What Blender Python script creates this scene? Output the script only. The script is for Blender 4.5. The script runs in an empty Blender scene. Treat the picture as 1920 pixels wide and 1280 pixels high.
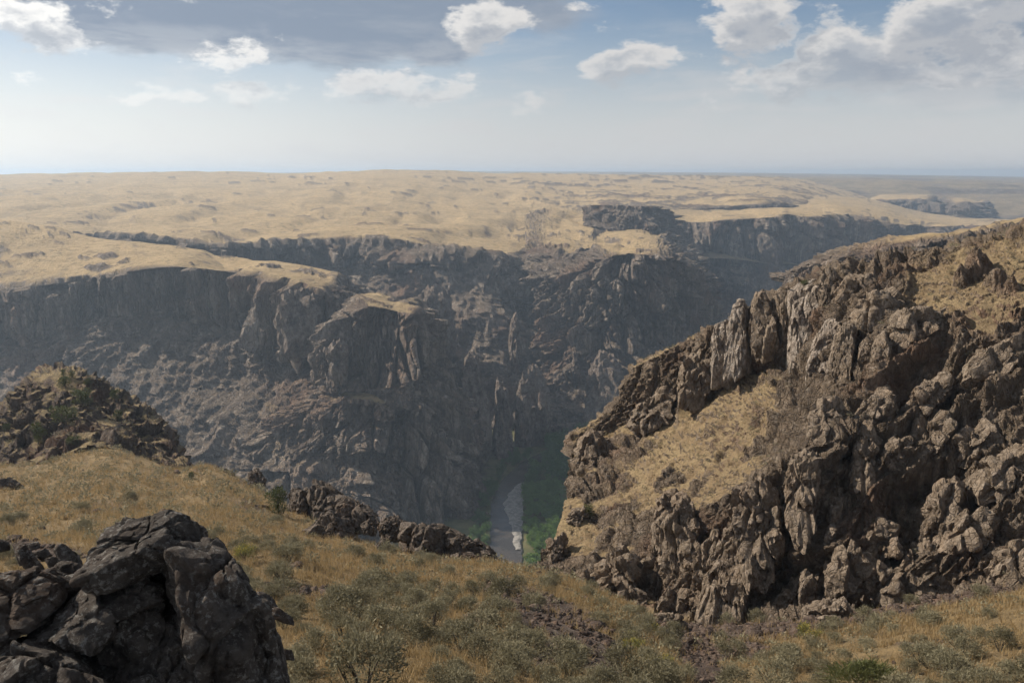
import bpy, bmesh, math, random
import numpy as np

rng = np.random.default_rng(7)
random.seed(7)
scene = bpy.context.scene
COL = scene.collection
R = math.radians

# ------------------------------------------------------------------ camera
F = 1493.0                       # focal length in photo pixels (28 mm on 36 mm)
PITCH = R(11.8)
cam_d = bpy.data.cameras.new("camera")
cam_d.lens = 28.0
cam_d.sensor_width = 36.0
cam_d.clip_start = 0.1
cam_d.clip_end = 60000.0
cam = bpy.data.objects.new("camera", cam_d)
COL.objects.link(cam)
cam.location = (0, 0, 0)
cam.rotation_euler = (R(90) - PITCH, 0, 0)
scene.camera = cam

# ------------------------------------------------------------------ light
SUN_AZ = R(-69.0)                # left of straight ahead
SUN_EL = R(36.0)
sun_d = bpy.data.lights.new("sun", "SUN")
sun_d.energy = 5.0
sun_d.angle = R(0.6)
sun_d.color = (1.0, 0.90, 0.77)
sun = bpy.data.objects.new("sun", sun_d)
COL.objects.link(sun)
sun.rotation_euler = (R(90) - SUN_EL, 0, math.pi - SUN_AZ)
sun.location = (-300, 300, 300)

vs = scene.view_settings
vs.view_transform = 'Standard'
vs.look = 'None'
vs.exposure = 0.42
vs.gamma = 1.0
vs.use_curve_mapping = False
scene.cycles.max_bounces = 6
scene.cycles.diffuse_bounces = 2
scene.cycles.glossy_bounces = 2
scene.cycles.transmission_bounces = 2
scene.cycles.volume_bounces = 0
scene.cycles.use_denoising = True
scene.cycles.use_adaptive_sampling = True
scene.cycles.adaptive_threshold = 0.03


class NT:
    """small helper round a node tree"""
    def __init__(self, tree):
        self.t = tree

    def n(self, kind, **kw):
        nd = self.t.nodes.new(kind)
        for k, v in kw.items():
            setattr(nd, k, v)
        return nd

    def l(self, a, b):
        self.t.links.new(a, b)

    def val(self, sock, v):
        if isinstance(v, bpy.types.NodeSocket):
            self.l(v, sock)
        else:
            sock.default_value = v

    def math(self, op, a, b=0.0, c=None, clamp=False):
        nd = self.n("ShaderNodeMath", operation=op, use_clamp=clamp)
        self.val(nd.inputs[0], a)
        self.val(nd.inputs[1], b)
        if c is not None:
            self.val(nd.inputs[2], c)
        return nd.outputs[0]

    def vmath(self, op, a, b=(0, 0, 0)):
        nd = self.n("ShaderNodeVectorMath", operation=op)
        self.val(nd.inputs[0], a)
        self.val(nd.inputs[1], b)
        return nd.outputs["Value"] if op in ("LENGTH", "DOT_PRODUCT") else nd.outputs[0]

    def smooth(self, x, lo, hi, a=0.0, b=1.0):
        nd = self.n("ShaderNodeMapRange", interpolation_type='SMOOTHSTEP')
        self.val(nd.inputs[0], x)
        nd.inputs[1].default_value = lo
        nd.inputs[2].default_value = hi
        nd.inputs[3].default_value = a
        nd.inputs[4].default_value = b
        return nd.outputs[0]

    def mix(self, f, a, b, blend='MIX'):
        nd = self.n("ShaderNodeMix", data_type='RGBA', blend_type=blend)
        self.val(nd.inputs[0], f)
        for s, v in ((nd.inputs[6], a), (nd.inputs[7], b)):
            if isinstance(v, tuple) and len(v) == 3:
                v = (*v, 1.0)
            self.val(s, v)
        return nd.outputs[2]

    def noise(self, vec, scale, detail=4.0, rough=0.55, dist=0.0):
        nd = self.n("ShaderNodeTexNoise")
        self.l(vec, nd.inputs["Vector"])
        nd.inputs["Scale"].default_value = scale
        nd.inputs["Detail"].default_value = detail
        nd.inputs["Roughness"].default_value = rough
        nd.inputs["Distortion"].default_value = dist
        return nd.outputs[0]


def pix_dir(px, py):
    xc = (px - 960.0) / F
    yc = -(py - 640.0) / F
    c, s = math.cos(PITCH), math.sin(PITCH)
    return np.array([xc, c + yc * s, -s + yc * c])


def pix_azel(px, py):
    d = pix_dir(px, py)
    d = d / np.linalg.norm(d)
    return math.atan2(d[0], d[1]), math.asin(d[2])


def P3(px, py, D):
    d = pix_dir(px, py)
    return d * (D / d[1])


# ------------------------------------------------------------------ sky with clouds
def build_world():
    world = bpy.data.worlds.new("World")
    scene.world = world
    world.use_nodes = True
    t = world.node_tree
    t.nodes.clear()

    # cloud density as a group so that it can be asked twice (here, and a step toward the sun)
    g = bpy.data.node_groups.new("cloud_density", "ShaderNodeTree")
    g.interface.new_socket("Dir", in_out='INPUT', socket_type='NodeSocketVector')
    g.interface.new_socket("Density", in_out='OUTPUT', socket_type='NodeSocketFloat')
    G = NT(g)
    gi = G.n("NodeGroupInput")
    go = G.n("NodeGroupOutput")
    sep = G.n("ShaderNodeSeparateXYZ")
    G.l(gi.outputs[0], sep.inputs[0])
    az = G.math('ARCTAN2', sep.outputs[0], sep.outputs[1])
    el = G.math('ARCSINE', sep.outputs[2])
    comb = G.n("ShaderNodeCombineXYZ")
    G.l(az, comb.inputs[0])
    G.l(el, comb.inputs[1])
    str_ = G.n("ShaderNodeCombineXYZ")
    G.l(sep.outputs[0], str_.inputs[0])
    G.l(sep.outputs[1], str_.inputs[1])
    G.l(G.math('MULTIPLY', sep.outputs[2], 2.0), str_.inputs[2])
    n_big = G.noise(str_.outputs[0], 12.0, 8.0, 0.60, 0.1)
    n_fine = G.noise(str_.outputs[0], 26.0, 6.0, 0.6, 0.1)
    # banks of cloud seen in the photograph: (x, y, half width, half height, weight) in photo pixels
    banks = [
        (55, 42, 80, 40, 0.95), (380, 105, 110, 30, 0.55), (470, 122, 60, 22, 0.4), (180, 78, 60, 10, 0.3), (905, 45, 90, 48, 1.0), (390, 118, 120, 30, 0.55), (760, 150, 190, 36, 0.34),
        (1180, 116, 95, 40, 1.0), (1400, 50, 95, 75, 0.95), (1590, 100, 95, 75, 1.0), (1480, 160, 130, 50, 0.9),
        (1800, 60, 175, 95, 1.05), (1720, 130, 130, 50, 0.9), (1440, 196, 90, 22, 0.6), (1900, 20, 130, 80, 0.9),
        (300, 178, 150, 24, 0.5), (560, 170, 190, 30, 0.5), (900, 180, 180, 26, 0.5), (30, 150, 60, 20, 0.55),
        (1080, 12, 70, 12, 0.5), (1300, 96, 70, 10, 0.35), (1000, 215, 130, 20, 0.4),
    ]
    total = None
    for (x, y, w, h, k) in banks:
        a, e = pix_azel(x, y)
        rw, rh = w / F, h / F
        v = G.vmath('SUBTRACT', comb.outputs[0], (a, e, 0))
        v = G.vmath('MULTIPLY', v, (1 / rw, 1 / rh, 0))
        d = G.vmath('LENGTH', v)
        s = G.smooth(d, 1.7, 0.0, 0.0, k)
        total = s if total is None else G.math('MAXIMUM', total, s)
    # the same kind of cloud goes on round the rest of the sky
    away = G.smooth(G.math('ABSOLUTE', az), 0.62, 0.95)
    high = G.smooth(el, 0.22, 0.40)
    rest = G.math('MULTIPLY', G.math('MAXIMUM', away, high), G.smooth(el, 0.0, 0.06))
    n_rest = G.noise(str_.outputs[0], 3.2, 3.0, 0.5)
    rest = G.math('MULTIPLY', rest, G.smooth(n_rest, 0.42, 0.62))
    total = G.math('MAXIMUM', total, rest)
    d = G.math('MULTIPLY_ADD', G.math('SUBTRACT', n_big, 0.5), 2.9, total)
    d = G.math('MULTIPLY_ADD', G.math('SUBTRACT', n_fine, 0.5), 0.9, d)
    G.l(G.math('SUBTRACT', d, 0.36), go.inputs[0])

    # a broad soft sheet of dark cloud at the top left, thinner at the far right
    g2 = bpy.data.node_groups.new("cloud_sheet", "ShaderNodeTree")
    g2.interface.new_socket("Dir", in_out='INPUT', socket_type='NodeSocketVector')
    g2.interface.new_socket("Density", in_out='OUTPUT', socket_type='NodeSocketFloat')
    H = NT(g2)
    hi_ = H.n("NodeGroupInput")
    ho = H.n("NodeGroupOutput")
    sp = H.n("ShaderNodeSeparateXYZ")
    H.l(hi_.outputs[0], sp.inputs[0])
    cb = H.n("ShaderNodeCombineXYZ")
    H.l(H.math('ARCTAN2', sp.outputs[0], sp.outputs[1]), cb.inputs[0])
    H.l(H.math('ARCSINE', sp.outputs[2]), cb.inputs[1])
    tot = None
    for (x, y, w, h, k) in [(300, 15, 270, 72, 1.0), (640, 30, 250, 84, 1.0), (800, 40, 110, 80, 0.8), (420, -60, 700, 110, 1.0), (1850, 120, 220, 90, 0.55),
                            (730, 150, 120, 50, 0.35)]:
        a, e = pix_azel(x, y)
        v = H.vmath('MULTIPLY', H.vmath('SUBTRACT', cb.outputs[0], (a, e, 0)), (F / w, F / h, 0))
        q = H.smooth(H.vmath('LENGTH', v), 1.45, 0.35, 0.0, k)
        tot = q if tot is None else H.math('MAXIMUM', tot, q)
    sv = H.vmath('MULTIPLY', hi_.outputs[0], (1, 1, 2.2))
    # elsewhere the sheet comes and goes
    wide = H.math('MULTIPLY', H.smooth(H.noise(sv, 2.2, 3, 0.5), 0.50, 0.66), H.smooth(sp.outputs[2], 0.22, 0.36))
    tot = H.math('MAXIMUM', tot, wide)
    nz = H.math('SUBTRACT', H.noise(sv, 11.0, 6, 0.55, 0.2), 0.5)
    H.l(H.math('MULTIPLY_ADD', nz, 1.3, tot), ho.inputs[0])

    W = NT(t)
    tc = W.n("ShaderNodeTexCoord")
    nrm = W.vmath('NORMALIZE', tc.outputs["Generated"])
    sky = W.n("ShaderNodeTexSky", sky_type='NISHITA')
    sky.sun_disc = False
    sky.sun_elevation = SUN_EL
    sky.sun_rotation = SUN_AZ
    sky.altitude = 1300
    sky.air_density = 1.0
    sky.dust_density = 2.2
    sky.ozone_density = 1.0

    def dens(vec):
        nd = W.n("ShaderNodeGroup")
        nd.node_tree = g
        W.l(vec, nd.inputs[0])
        return nd.outputs[0]
    sd = (math.sin(SUN_AZ) * math.cos(SUN_EL), math.cos(SUN_AZ) * math.cos(SUN_EL), math.sin(SUN_EL))
    d0 = dens(nrm)
    step = W.vmath('NORMALIZE', W.vmath('ADD', nrm, tuple(0.045 * c for c in sd)))
    d1 = dens(step)
    cover = W.smooth(d0, 0.0, 0.36)
    # sun side bright, underside and far side grey, thick banks darker
    lit = W.smooth(W.math('SUBTRACT', d0, d1), -0.25, 0.45)
    thick = W.smooth(d0, 0.04, 0.42)
    shade = W.math('MULTIPLY', thick, W.math('SUBTRACT', 1.0, W.math('MULTIPLY', lit, 0.85)))
    bank = W.smooth(d0, 0.42, 0.95)
    # cloud overhead of a point greys its base
    d2 = dens(W.vmath('NORMALIZE', W.vmath('ADD', nrm, (0, 0, 0.022))))
    base_ = W.math('MULTIPLY', W.smooth(d2, 0.05, 0.60), 0.85)
    shade = W.math('MAXIMUM', shade, base_)
    sep = W.n("ShaderNodeSeparateXYZ")
    W.l(nrm, sep.inputs[0])
    sunward = W.smooth(W.vmath('DOT_PRODUCT', nrm, sd), 0.25, 0.85)
    bright = W.mix(sunward, (8.6, 8.3, 8.0), (13.5, 13.2, 12.6))
    mid = W.mix(sunward, (4.7, 4.9, 5.3), (6.0, 6.4, 7.0))
    dark = W.mix(sunward, (2.8, 3.4, 4.3), (3.1, 3.7, 4.7))
    ccol = W.mix(shade, bright, mid)
    ccol = W.mix(W.math('MULTIPLY', bank, 0.55), ccol, dark)
    # clear sky: daylight sky, pale with dust toward the horizon
    low = W.smooth(sep.outputs[2], 0.20, 0.0)
    dust = W.mix(sunward, (7.5, 7.4, 7.5), (11.8, 11.7, 11.5))
    clear = W.mix(W.math('MULTIPLY', low, 0.85), sky.outputs[0], dust)
    fade = W.smooth(sep.outputs[2], 0.005, 0.16, 0.12, 0.94)
    sh = W.n("ShaderNodeGroup")
    sh.node_tree = g2
    W.l(nrm, sh.inputs[0])
    sheet = W.smooth(sh.outputs[0], 0.22, 0.56)
    tone = W.mix(W.smooth(sh.outputs[0], 0.25, 0.75), W.mix(0.5, mid, dark), dark)
    base = W.mix(W.math('MULTIPLY', W.math('MULTIPLY', sheet, 0.93), W.smooth(sep.outputs[2], 0.03, 0.15)), clear, tone)
    # thin bright veil lower down
    veil = W.smooth(W.noise(W.vmath('MULTIPLY', nrm, (1, 1, 4.5)), 7.0, 7, 0.6, 0.3), 0.46, 0.66)
    base = W.mix(W.math('MULTIPLY', veil, W.smooth(sep.outputs[2], 0.22, 0.06, 0.05, 0.50)), base, W.mix(0.45, bright, mid))
    out = W.mix(W.math('MULTIPLY', cover, fade), base, ccol)
    bg = W.n("ShaderNodeBackground")
    W.l(out, bg.inputs[0])
    bg.inputs[1].default_value = 0.068
    wo = W.n("ShaderNodeOutputWorld")
    W.l(bg.outputs[0], wo.inputs[0])


build_world()

# ------------------------------------------------------------------ noise
_perm = np.random.default_rng(11).permutation(256).astype(np.int32)
PERM = np.concatenate([_perm, _perm, _perm])
_g = np.random.default_rng(12).normal(size=(256, 3)).astype(np.float32)
GRAD = _g / np.linalg.norm(_g, axis=1, keepdims=True)
RND3 = np.random.default_rng(13).random((256, 3)).astype(np.float32)
RND1 = np.random.default_rng(14).random(256).astype(np.float32)


def _hash(i, j, k):
    return PERM[PERM[PERM[i & 255] + (j & 255)] + (k & 255)]


def perlin(p, off=0.0):
    p = np.asarray(p, np.float32) + np.float32(off)
    i = np.floor(p).astype(np.int32)
    f = p - i
    u = f * f * f * (f * (f * 6 - 15) + 10)
    out = 0
    for dx in (0, 1):
        wx = u[:, 0] if dx else 1 - u[:, 0]
        for dy in (0, 1):
            wy = u[:, 1] if dy else 1 - u[:, 1]
            for dz in (0, 1):
                wz = u[:, 2] if dz else 1 - u[:, 2]
                g = GRAD[_hash(i[:, 0] + dx, i[:, 1] + dy, i[:, 2] + dz)]
                dot = g[:, 0] * (f[:, 0] - dx) + g[:, 1] * (f[:, 1] - dy) + g[:, 2] * (f[:, 2] - dz)
                out = out + wx * wy * wz * dot
    return out * 1.5


def fbm(p, octaves=4, off=0.0, rough=0.5):
    p = np.asarray(p, np.float32)
    a, s, out, tot = 1.0, 1.0, 0, 0
    for k in range(octaves):
        out = out + a * perlin(p * np.float32(s), off + 17.3 * k)
        tot += a
        a *= rough
        s *= 2.03
    return out / tot * 1.4


def worley(p, off=0.0):
    """cellular noise over the eight cells round each point: F1, F2, random value of the nearest cell,
    and a tilted plane per cell (for faceted blocks)"""
    p = np.asarray(p, np.float32) + np.float32(off)
    i = np.floor(p - 0.5).astype(np.int32)
    f = p - i
    n = len(p)
    f1 = np.full(n, 9.0, np.float32)
    f2 = np.full(n, 9.0, np.float32)
    hid = np.zeros(n, np.int32)
    tilt = np.zeros(n, np.float32)
    for dx in (0, 1):
        for dy in (0, 1):
            for dz in (0, 1):
                h = _hash(i[:, 0] + dx, i[:, 1] + dy, i[:, 2] + dz)
                r = RND3[h] * np.float32(0.76) + np.float32(0.12)
                ox, oy, oz = f[:, 0] - r[:, 0] - dx, f[:, 1] - r[:, 1] - dy, f[:, 2] - r[:, 2] - dz
                d = ox * ox + oy * oy + oz * oz
                near = d < f1
                f2 = np.where(near, f1, np.minimum(f2, d))
                hid = np.where(near, h, hid)
                g = GRAD[h]
                tilt = np.where(near, g[:, 0] * ox + g[:, 1] * oy + g[:, 2] * oz, tilt)
                f1 = np.where(near, d, f1)
    return np.sqrt(f1), np.sqrt(f2), RND1[hid], tilt


def sstep(x, a, b):
    t = np.clip((x - a) / (b - a), 0, 1)
    return t * t * (3 - 2 * t)


# ------------------------------------------------------------------ meshes
def mesh_from(name, verts, faces, mat=None, smooth=True, attrs=None, sharp=0):
    """faces: (n,3) or (n,4) int array, or a list of such arrays"""
    me = bpy.data.meshes.new(name)
    fl = faces if isinstance(faces, list) else [faces]
    fl = [np.asarray(f, np.int32) for f in fl if len(f)]
    loops = np.concatenate([f.ravel() for f in fl])
    sizes = np.concatenate([np.full(len(f), f.shape[1], np.int32) for f in fl])
    starts = np.concatenate([[0], np.cumsum(sizes)[:-1]]).astype(np.int32)
    me.vertices.add(len(verts))
    me.vertices.foreach_set("co", np.asarray(verts, np.float32).ravel())
    me.loops.add(len(loops))
    me.loops.foreach_set("vertex_index", loops)
    me.polygons.add(len(sizes))
    me.polygons.foreach_set("loop_start", starts)
    me.polygons.foreach_set("loop_total", sizes)
    if smooth:
        me.polygons.foreach_set("use_smooth", np.ones(len(sizes), bool))
    for k, v in (attrs or {}).items():
        v = np.asarray(v, np.float32)
        if v.ndim == 1:
            a = me.attributes.new(k, 'FLOAT', 'POINT')
            a.data.foreach_set("value", v)
        else:
            a = me.attributes.new(k, 'FLOAT_VECTOR', 'POINT')
            a.data.foreach_set("vector", v.ravel())
    me.update(calc_edges=True)
    if sharp:
        me.set_sharp_from_angle(angle=R(sharp))
    if mat:
        me.materials.append(mat)
    return me


def obj(name, data, parent=None, label=None, cat=None, group=None, kind=None):
    o = bpy.data.objects.new(name, data)
    COL.objects.link(o)
    if parent:
        o.parent = parent
    if label:
        o["label"] = label
    if cat:
        o["category"] = cat
    if group:
        o["group"] = group
    if kind:
        o["kind"] = kind
    return o


def cr(p0, p1, p2, p3, t):
    return 0.5 * (2 * p1 + (p2 - p0) * t + (2 * p0 - 5 * p1 + 4 * p2 - p3) * t * t + (3 * p1 - p0 - 3 * p2 + p3) * t ** 3)


def interp(A, s, smooth):
    """A: (M, ...) control values, s: sample positions in [0, M-1]"""
    M = len(A)
    i = np.clip(np.floor(s).astype(int), 0, M - 2)
    t = (s - i).reshape((-1,) + (1,) * (A.ndim - 1))
    p1, p2 = A[i], A[i + 1]
    lin = p1 * (1 - t) + p2 * t
    if smooth <= 0:
        return lin
    p0 = np.where((i > 0).reshape(t.shape), A[np.maximum(i - 1, 0)], 2 * p1 - p2)
    p3 = np.where((i < M - 2).reshape(t.shape), A[np.minimum(i + 2, M - 1)], 2 * p2 - p1)
    return lin * (1 - smooth) + smooth * cr(p0, p1, p2, p3, t)


def spread(w, n):
    """n sample positions over len(w) spans with density proportional to w"""
    c = np.concatenate([[0], np.cumsum(w)])
    return np.interp(np.linspace(0, c[-1], n), c, np.arange(len(c)))


def grid_faces(nu, nv):
    a = np.arange(nu * nv).reshape(nu, nv)
    return np.stack([a[:-1, :-1], a[:-1, 1:], a[1:, 1:], a[1:, :-1]], -1).reshape(-1, 4)


def grid_normals(P, nu, nv):
    G = P.reshape(nu, nv, 3)
    du = np.gradient(G, axis=0)
    dv = np.gradient(G, axis=1)
    n = np.cross(dv, du).reshape(-1, 3)
    n /= np.linalg.norm(n, axis=1, keepdims=True) + 1e-9
    return n


def loft(cols, nu, nv, smu=0.8, smv=0.35, wmin=6.0):
    """cols: control columns of (px, py, D), each the same number of rows from top (far) to bottom (near).
    Straight lines stay straight: the interpolation runs in (px, py, 1/D)."""
    A = np.array([[(x, y, 1.0 / d) for (x, y, d) in c] for c in cols], float)
    wu = np.maximum(np.abs(np.diff(A[:, :, 0], axis=0)).mean(1), wmin)
    wv = np.maximum(np.abs(np.diff(A[:, :, 1], axis=1)).mean(0), wmin)
    B = interp(A, spread(wu, nu), smu)
    B = np.moveaxis(interp(np.moveaxis(B, 1, 0), spread(wv, nv), smv), 0, 1)
    px, py, w = B[..., 0].ravel(), B[..., 1].ravel(), B[..., 2].ravel()
    c, s = math.cos(PITCH), math.sin(PITCH)
    xc, yc = (px - 960) / F, -(py - 640) / F
    d = np.stack([xc, c + yc * s, -s + yc * c], 1)
    P = d * (1.0 / (np.maximum(w, 1e-6) * d[:, 1]))[:, None]
    return P


def steep(N, lo=0.80, hi=0.45):
    return sstep(np.abs(N[:, 2]), lo, hi)


def wall_disp(P, N, L, A, seed, outcrop=0.35, big=1.0, lo=0.975, hi=0.87, roll=1.0, east=0.0):
    """jointed volcanic wall: buttresses, upright columns with dark clefts, ledges, fine breakage"""
    st = steep(N, lo, hi)
    w2 = P / (2.4 * L)
    warp = np.stack([perlin(w2, seed + 3.1), perlin(w2, seed + 9.7), 0 * P[:, 0]], 1)
    Q = (P + warp * L * 0.20)
    bt = 1 - np.abs(perlin(Q * np.array([1, 1, 0.10], np.float32) / (3.8 * L), seed + 1.0)) * 2.6
    b2 = 1 - np.abs(perlin(Q * np.array([1, 1, 0.12], np.float32) / (1.6 * L), seed + 6.0)) * 2.6
    bt = (bt * 1.2 + b2 * 0.6) * A * big
    f1, f2, cid, ft = worley(Q * np.array([1, 1, 0.055], np.float32) / L, seed)
    edge = sstep(f2 - f1, 0.0, 0.17)
    colm = ft * A * 1.1 + (cid - 0.5) * A * 1.8 * edge - (1 - edge) * A * 0.9
    g1, g2, gid, gt = worley(Q * np.array([1, 1, 0.13], np.float32) / (0.36 * L), seed + 31)
    ge = sstep(g2 - g1, 0.0, 0.20)
    colm += (gt * 0.9 + (gid - 0.5) * 1.1 * ge - (1 - ge) * 0.6) * A * 0.45
    ledge = perlin(P / np.array([3.5 * L, 3.5 * L, 0.8 * L], np.float32), seed + 77) * A * 0.28
    fine = fbm(P * np.array([1, 1, 0.6], np.float32) / (0.25 * L), 3, seed + 41, 0.6) * A * 0.17
    # walls get columns, the slopes between them get ribs and gullies running down
    wl = sstep(np.abs(N[:, 2]), 0.84, 0.60)
    rib = 1 - np.abs(perlin(Q * np.array([1, 0.45, 0.2], np.float32) / (0.8 * L), seed + 51)) * 2.6
    rib += 0.5 * (1 - np.abs(perlin(Q * np.array([1, 0.6, 0.3], np.float32) / (0.33 * L), seed + 52)) * 2.6)
    tal = bt * 0.6 + rib * A * 0.42 + ledge * 1.3 + fine * 1.6 + (gt * 0.4 - (1 - ge) * 0.2) * A * 0.4
    d = st * (wl * (bt + colm + ledge + fine) + (1 - wl) * tal)
    # scattered outcrops on the gentler ground
    m = fbm(P / np.array([3.4 * L, 2.0 * L, 2.0 * L], np.float32), 5, seed + 55, 0.6) - 0.12 * sstep(P[:, 1], 1000, 1400)
    m = m + east * sstep(P[:, 0] / P[:, 1], -0.08, 0.06)
    m = m + 0.35 * perlin(P / np.array([11.0 * L, 7.0 * L, 8 * L], np.float32), seed + 57)
    oc = sstep(m, 0.24, 0.38) * (1 - st)
    d += oc * outcrop * A * (0.22 + 0.30 * (0.5 - g1) + (cid - 0.4) * 0.2)
    # rolling ground with drainage lines
    gu = np.abs(perlin(P / np.array([7.0 * L, 14.0 * L, 14 * L], np.float32), seed + 95)) + 0.5 * np.abs(perlin(P / np.array([3.0 * L, 6.0 * L, 6 * L], np.float32), seed + 97))
    d += (1 - st) * (fbm(P / (1.5 * L), 4, seed + 91) * A * 0.05 + (np.minimum(gu, 0.5) - 0.3) * A * 1.6 * roll * (1 - 0.7 * sstep(P[:, 1], 1500, 2500)))
    return d, st, oc, (f1, f2, cid, g1, gid)

# ------------------------------------------------------------------ materials
def new_mat(name):
    m = bpy.data.materials.new(name)
    m.use_nodes = True
    t = m.node_tree
    t.nodes.clear()
    N = NT(t)
    out = N.n("ShaderNodeOutputMaterial")
    b = N.n("ShaderNodeBsdfPrincipled")
    N.l(b.outputs[0], out.inputs[0])
    b.inputs["Roughness"].default_value = 0.92
    b.inputs["Specular IOR Level"].default_value = 0.15
    return m, N, b


def bump(N, b, height, strength, dist):
    bp = N.n("ShaderNodeBump")
    bp.inputs["Strength"].default_value = strength
    bp.inputs["Distance"].default_value = dist
    N.l(height, bp.inputs["Height"])
    N.l(bp.outputs[0], b.inputs["Normal"])


def cracks(N, pos, scale, zs=0.45, width=0.07):
    """1 on the faces of jointed rock, falling to 0 along the joints"""
    w = N.n("ShaderNodeTexNoise")
    N.l(pos, w.inputs["Vector"])
    w.inputs["Scale"].default_value = scale * 0.8
    w.inputs["Detail"].default_value = 3
    p = N.vmath('ADD', N.vmath('MULTIPLY', pos, (1, 1, zs)), N.vmath('MULTIPLY', w.outputs["Color"], (0.5 / scale,) * 3))
    v = N.n("ShaderNodeTexVoronoi", feature='DISTANCE_TO_EDGE')
    N.l(p, v.inputs["Vector"])
    v.inputs["Scale"].default_value = scale
    return N.smooth(v.outputs["Distance"], 0.0, width)


def attr(N, name):
    a = N.n("ShaderNodeAttribute")
    a.attribute_name = name
    return a.outputs["Fac"]


def terrain_mat(name, unit, rock=((0.115, 0.092, 0.075), (0.235, 0.19, 0.152), (0.42, 0.365, 0.31)),
                grass=((0.54, 0.395, 0.215), (0.44, 0.315, 0.165)), scrub=(0.12, 0.115, 0.07), scrub_amt=0.5,
                red=(0.20, 0.115, 0.075), bstr=0.9, joints=0, jz=0.45, dots=0.0):
    """rock, dry grass and scrub on one sheet of land; unit = size in metres of the medium mottling"""
    m, N, b = new_mat(name)
    pos = N.n("ShaderNodeNewGeometry").outputs["Position"]
    gr, tint = attr(N, "grass"), attr(N, "tint")
    n1 = N.noise(pos, 1.0 / unit, 6, 0.62)
    n2 = N.noise(pos, 6.0 / unit, 5, 0.65)
    n3 = N.noise(pos, 0.18 / unit, 3, 0.5)
    stretch = N.vmath('MULTIPLY', pos, (1, 1, 0.07))
    streak = N.noise(stretch, 2.2 / unit, 5, 0.6)
    c = N.mix(N.smooth(n1, 0.32, 0.68), rock[0], rock[1])
    c = N.mix(N.math('MULTIPLY', N.smooth(streak, 0.50, 0.68), 0.75), c, rock[2])
    c = N.mix(N.math('MULTIPLY', N.smooth(n3, 0.50, 0.68), 0.55), c, red)
    c = N.mix(0.8, c, N.mix(tint, (0.58, 0.55, 0.54), (1.36, 1.33, 1.28)), 'MULTIPLY')
    c = N.mix(N.math('MULTIPLY', N.smooth(n2, 0.55, 0.72), 0.35), c, (0.07, 0.058, 0.05))
    g = N.mix(N.smooth(n1, 0.35, 0.65), grass[0], grass[1])
    g = N.mix(N.math('MULTIPLY', N.smooth(n2, 0.50, 0.64), scrub_amt), g, scrub)
    g = N.mix(N.math('MULTIPLY', N.smooth(n3, 0.48, 0.66), 0.35), g, (0.24, 0.18, 0.11))
    if dots:
        n5 = N.noise(pos, 2.0 / unit, 3, 0.6)
        g = N.mix(N.math('MULTIPLY', N.smooth(n5, 0.56, 0.64), dots), g, scrub)
    col = N.mix(gr, c, g)
    N.l(col, b.inputs["Base Color"])
    n4 = N.math('ADD', N.noise(pos, 3.0 / unit, 10, 0.72), N.math('MULTIPLY', N.noise(pos, 14.0 / unit, 6, 0.7), 0.25))
    if joints:
        ck = N.math('MULTIPLY', cracks(N, pos, 1.1 / joints, jz), cracks(N, pos, 3.1 / joints, jz * 1.3, 0.09))
        rk = N.math('SUBTRACT', 1.0, gr)
        n4 = N.math('ADD', n4, N.math('MULTIPLY', N.math('MULTIPLY', ck, rk), 0.35))
        joint_dark = N.math('MULTIPLY', N.math('MULTIPLY', N.math('SUBTRACT', 1.0, ck), rk), 0.3)
        col = N.mix(joint_dark, col, (0.05, 0.04, 0.033))  # joint lines coloured darker than the rock faces
        N.l(col, b.inputs["Base Color"])
    bump(N, b, n4, bstr, 0.45 * unit)
    return m


FAR_MAT = terrain_mat("far_canyon_rock_and_grass", 14.0, scrub_amt=0.35, joints=10.0, jz=0.14, dots=0.4)
HAZY_MAT = terrain_mat("distant_plateau", 60.0, grass=((0.40, 0.30, 0.18), (0.25, 0.20, 0.13)), scrub_amt=0.5)
MID_MAT = terrain_mat("right_ridge_rock_and_grass", 2.0, scrub_amt=0.22, bstr=1.0, joints=1.6, grass=((0.38, 0.285, 0.16), (0.28, 0.20, 0.115)),
                      rock=((0.150, 0.117, 0.085), (0.235, 0.184, 0.136), (0.35, 0.295, 0.235)))
NEAR_MAT = terrain_mat("near_dry_grass_slope", 1.6, scrub_amt=0.35,
                       rock=((0.075, 0.056, 0.046), (0.13, 0.10, 0.082), (0.20, 0.17, 0.145)),
                       grass=((0.30, 0.215, 0.11), (0.20, 0.145, 0.075)), scrub=(0.14, 0.12, 0.07))

KNOLL_MAT = terrain_mat("dark_knoll_rock", 2.0, scrub_amt=0.5, joints=1.6, rock=((0.07, 0.052, 0.042), (0.125, 0.095, 0.075), (0.21, 0.175, 0.145)),
                        grass=((0.30, 0.225, 0.12), (0.20, 0.15, 0.08)))
SHEETS = {}


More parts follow.
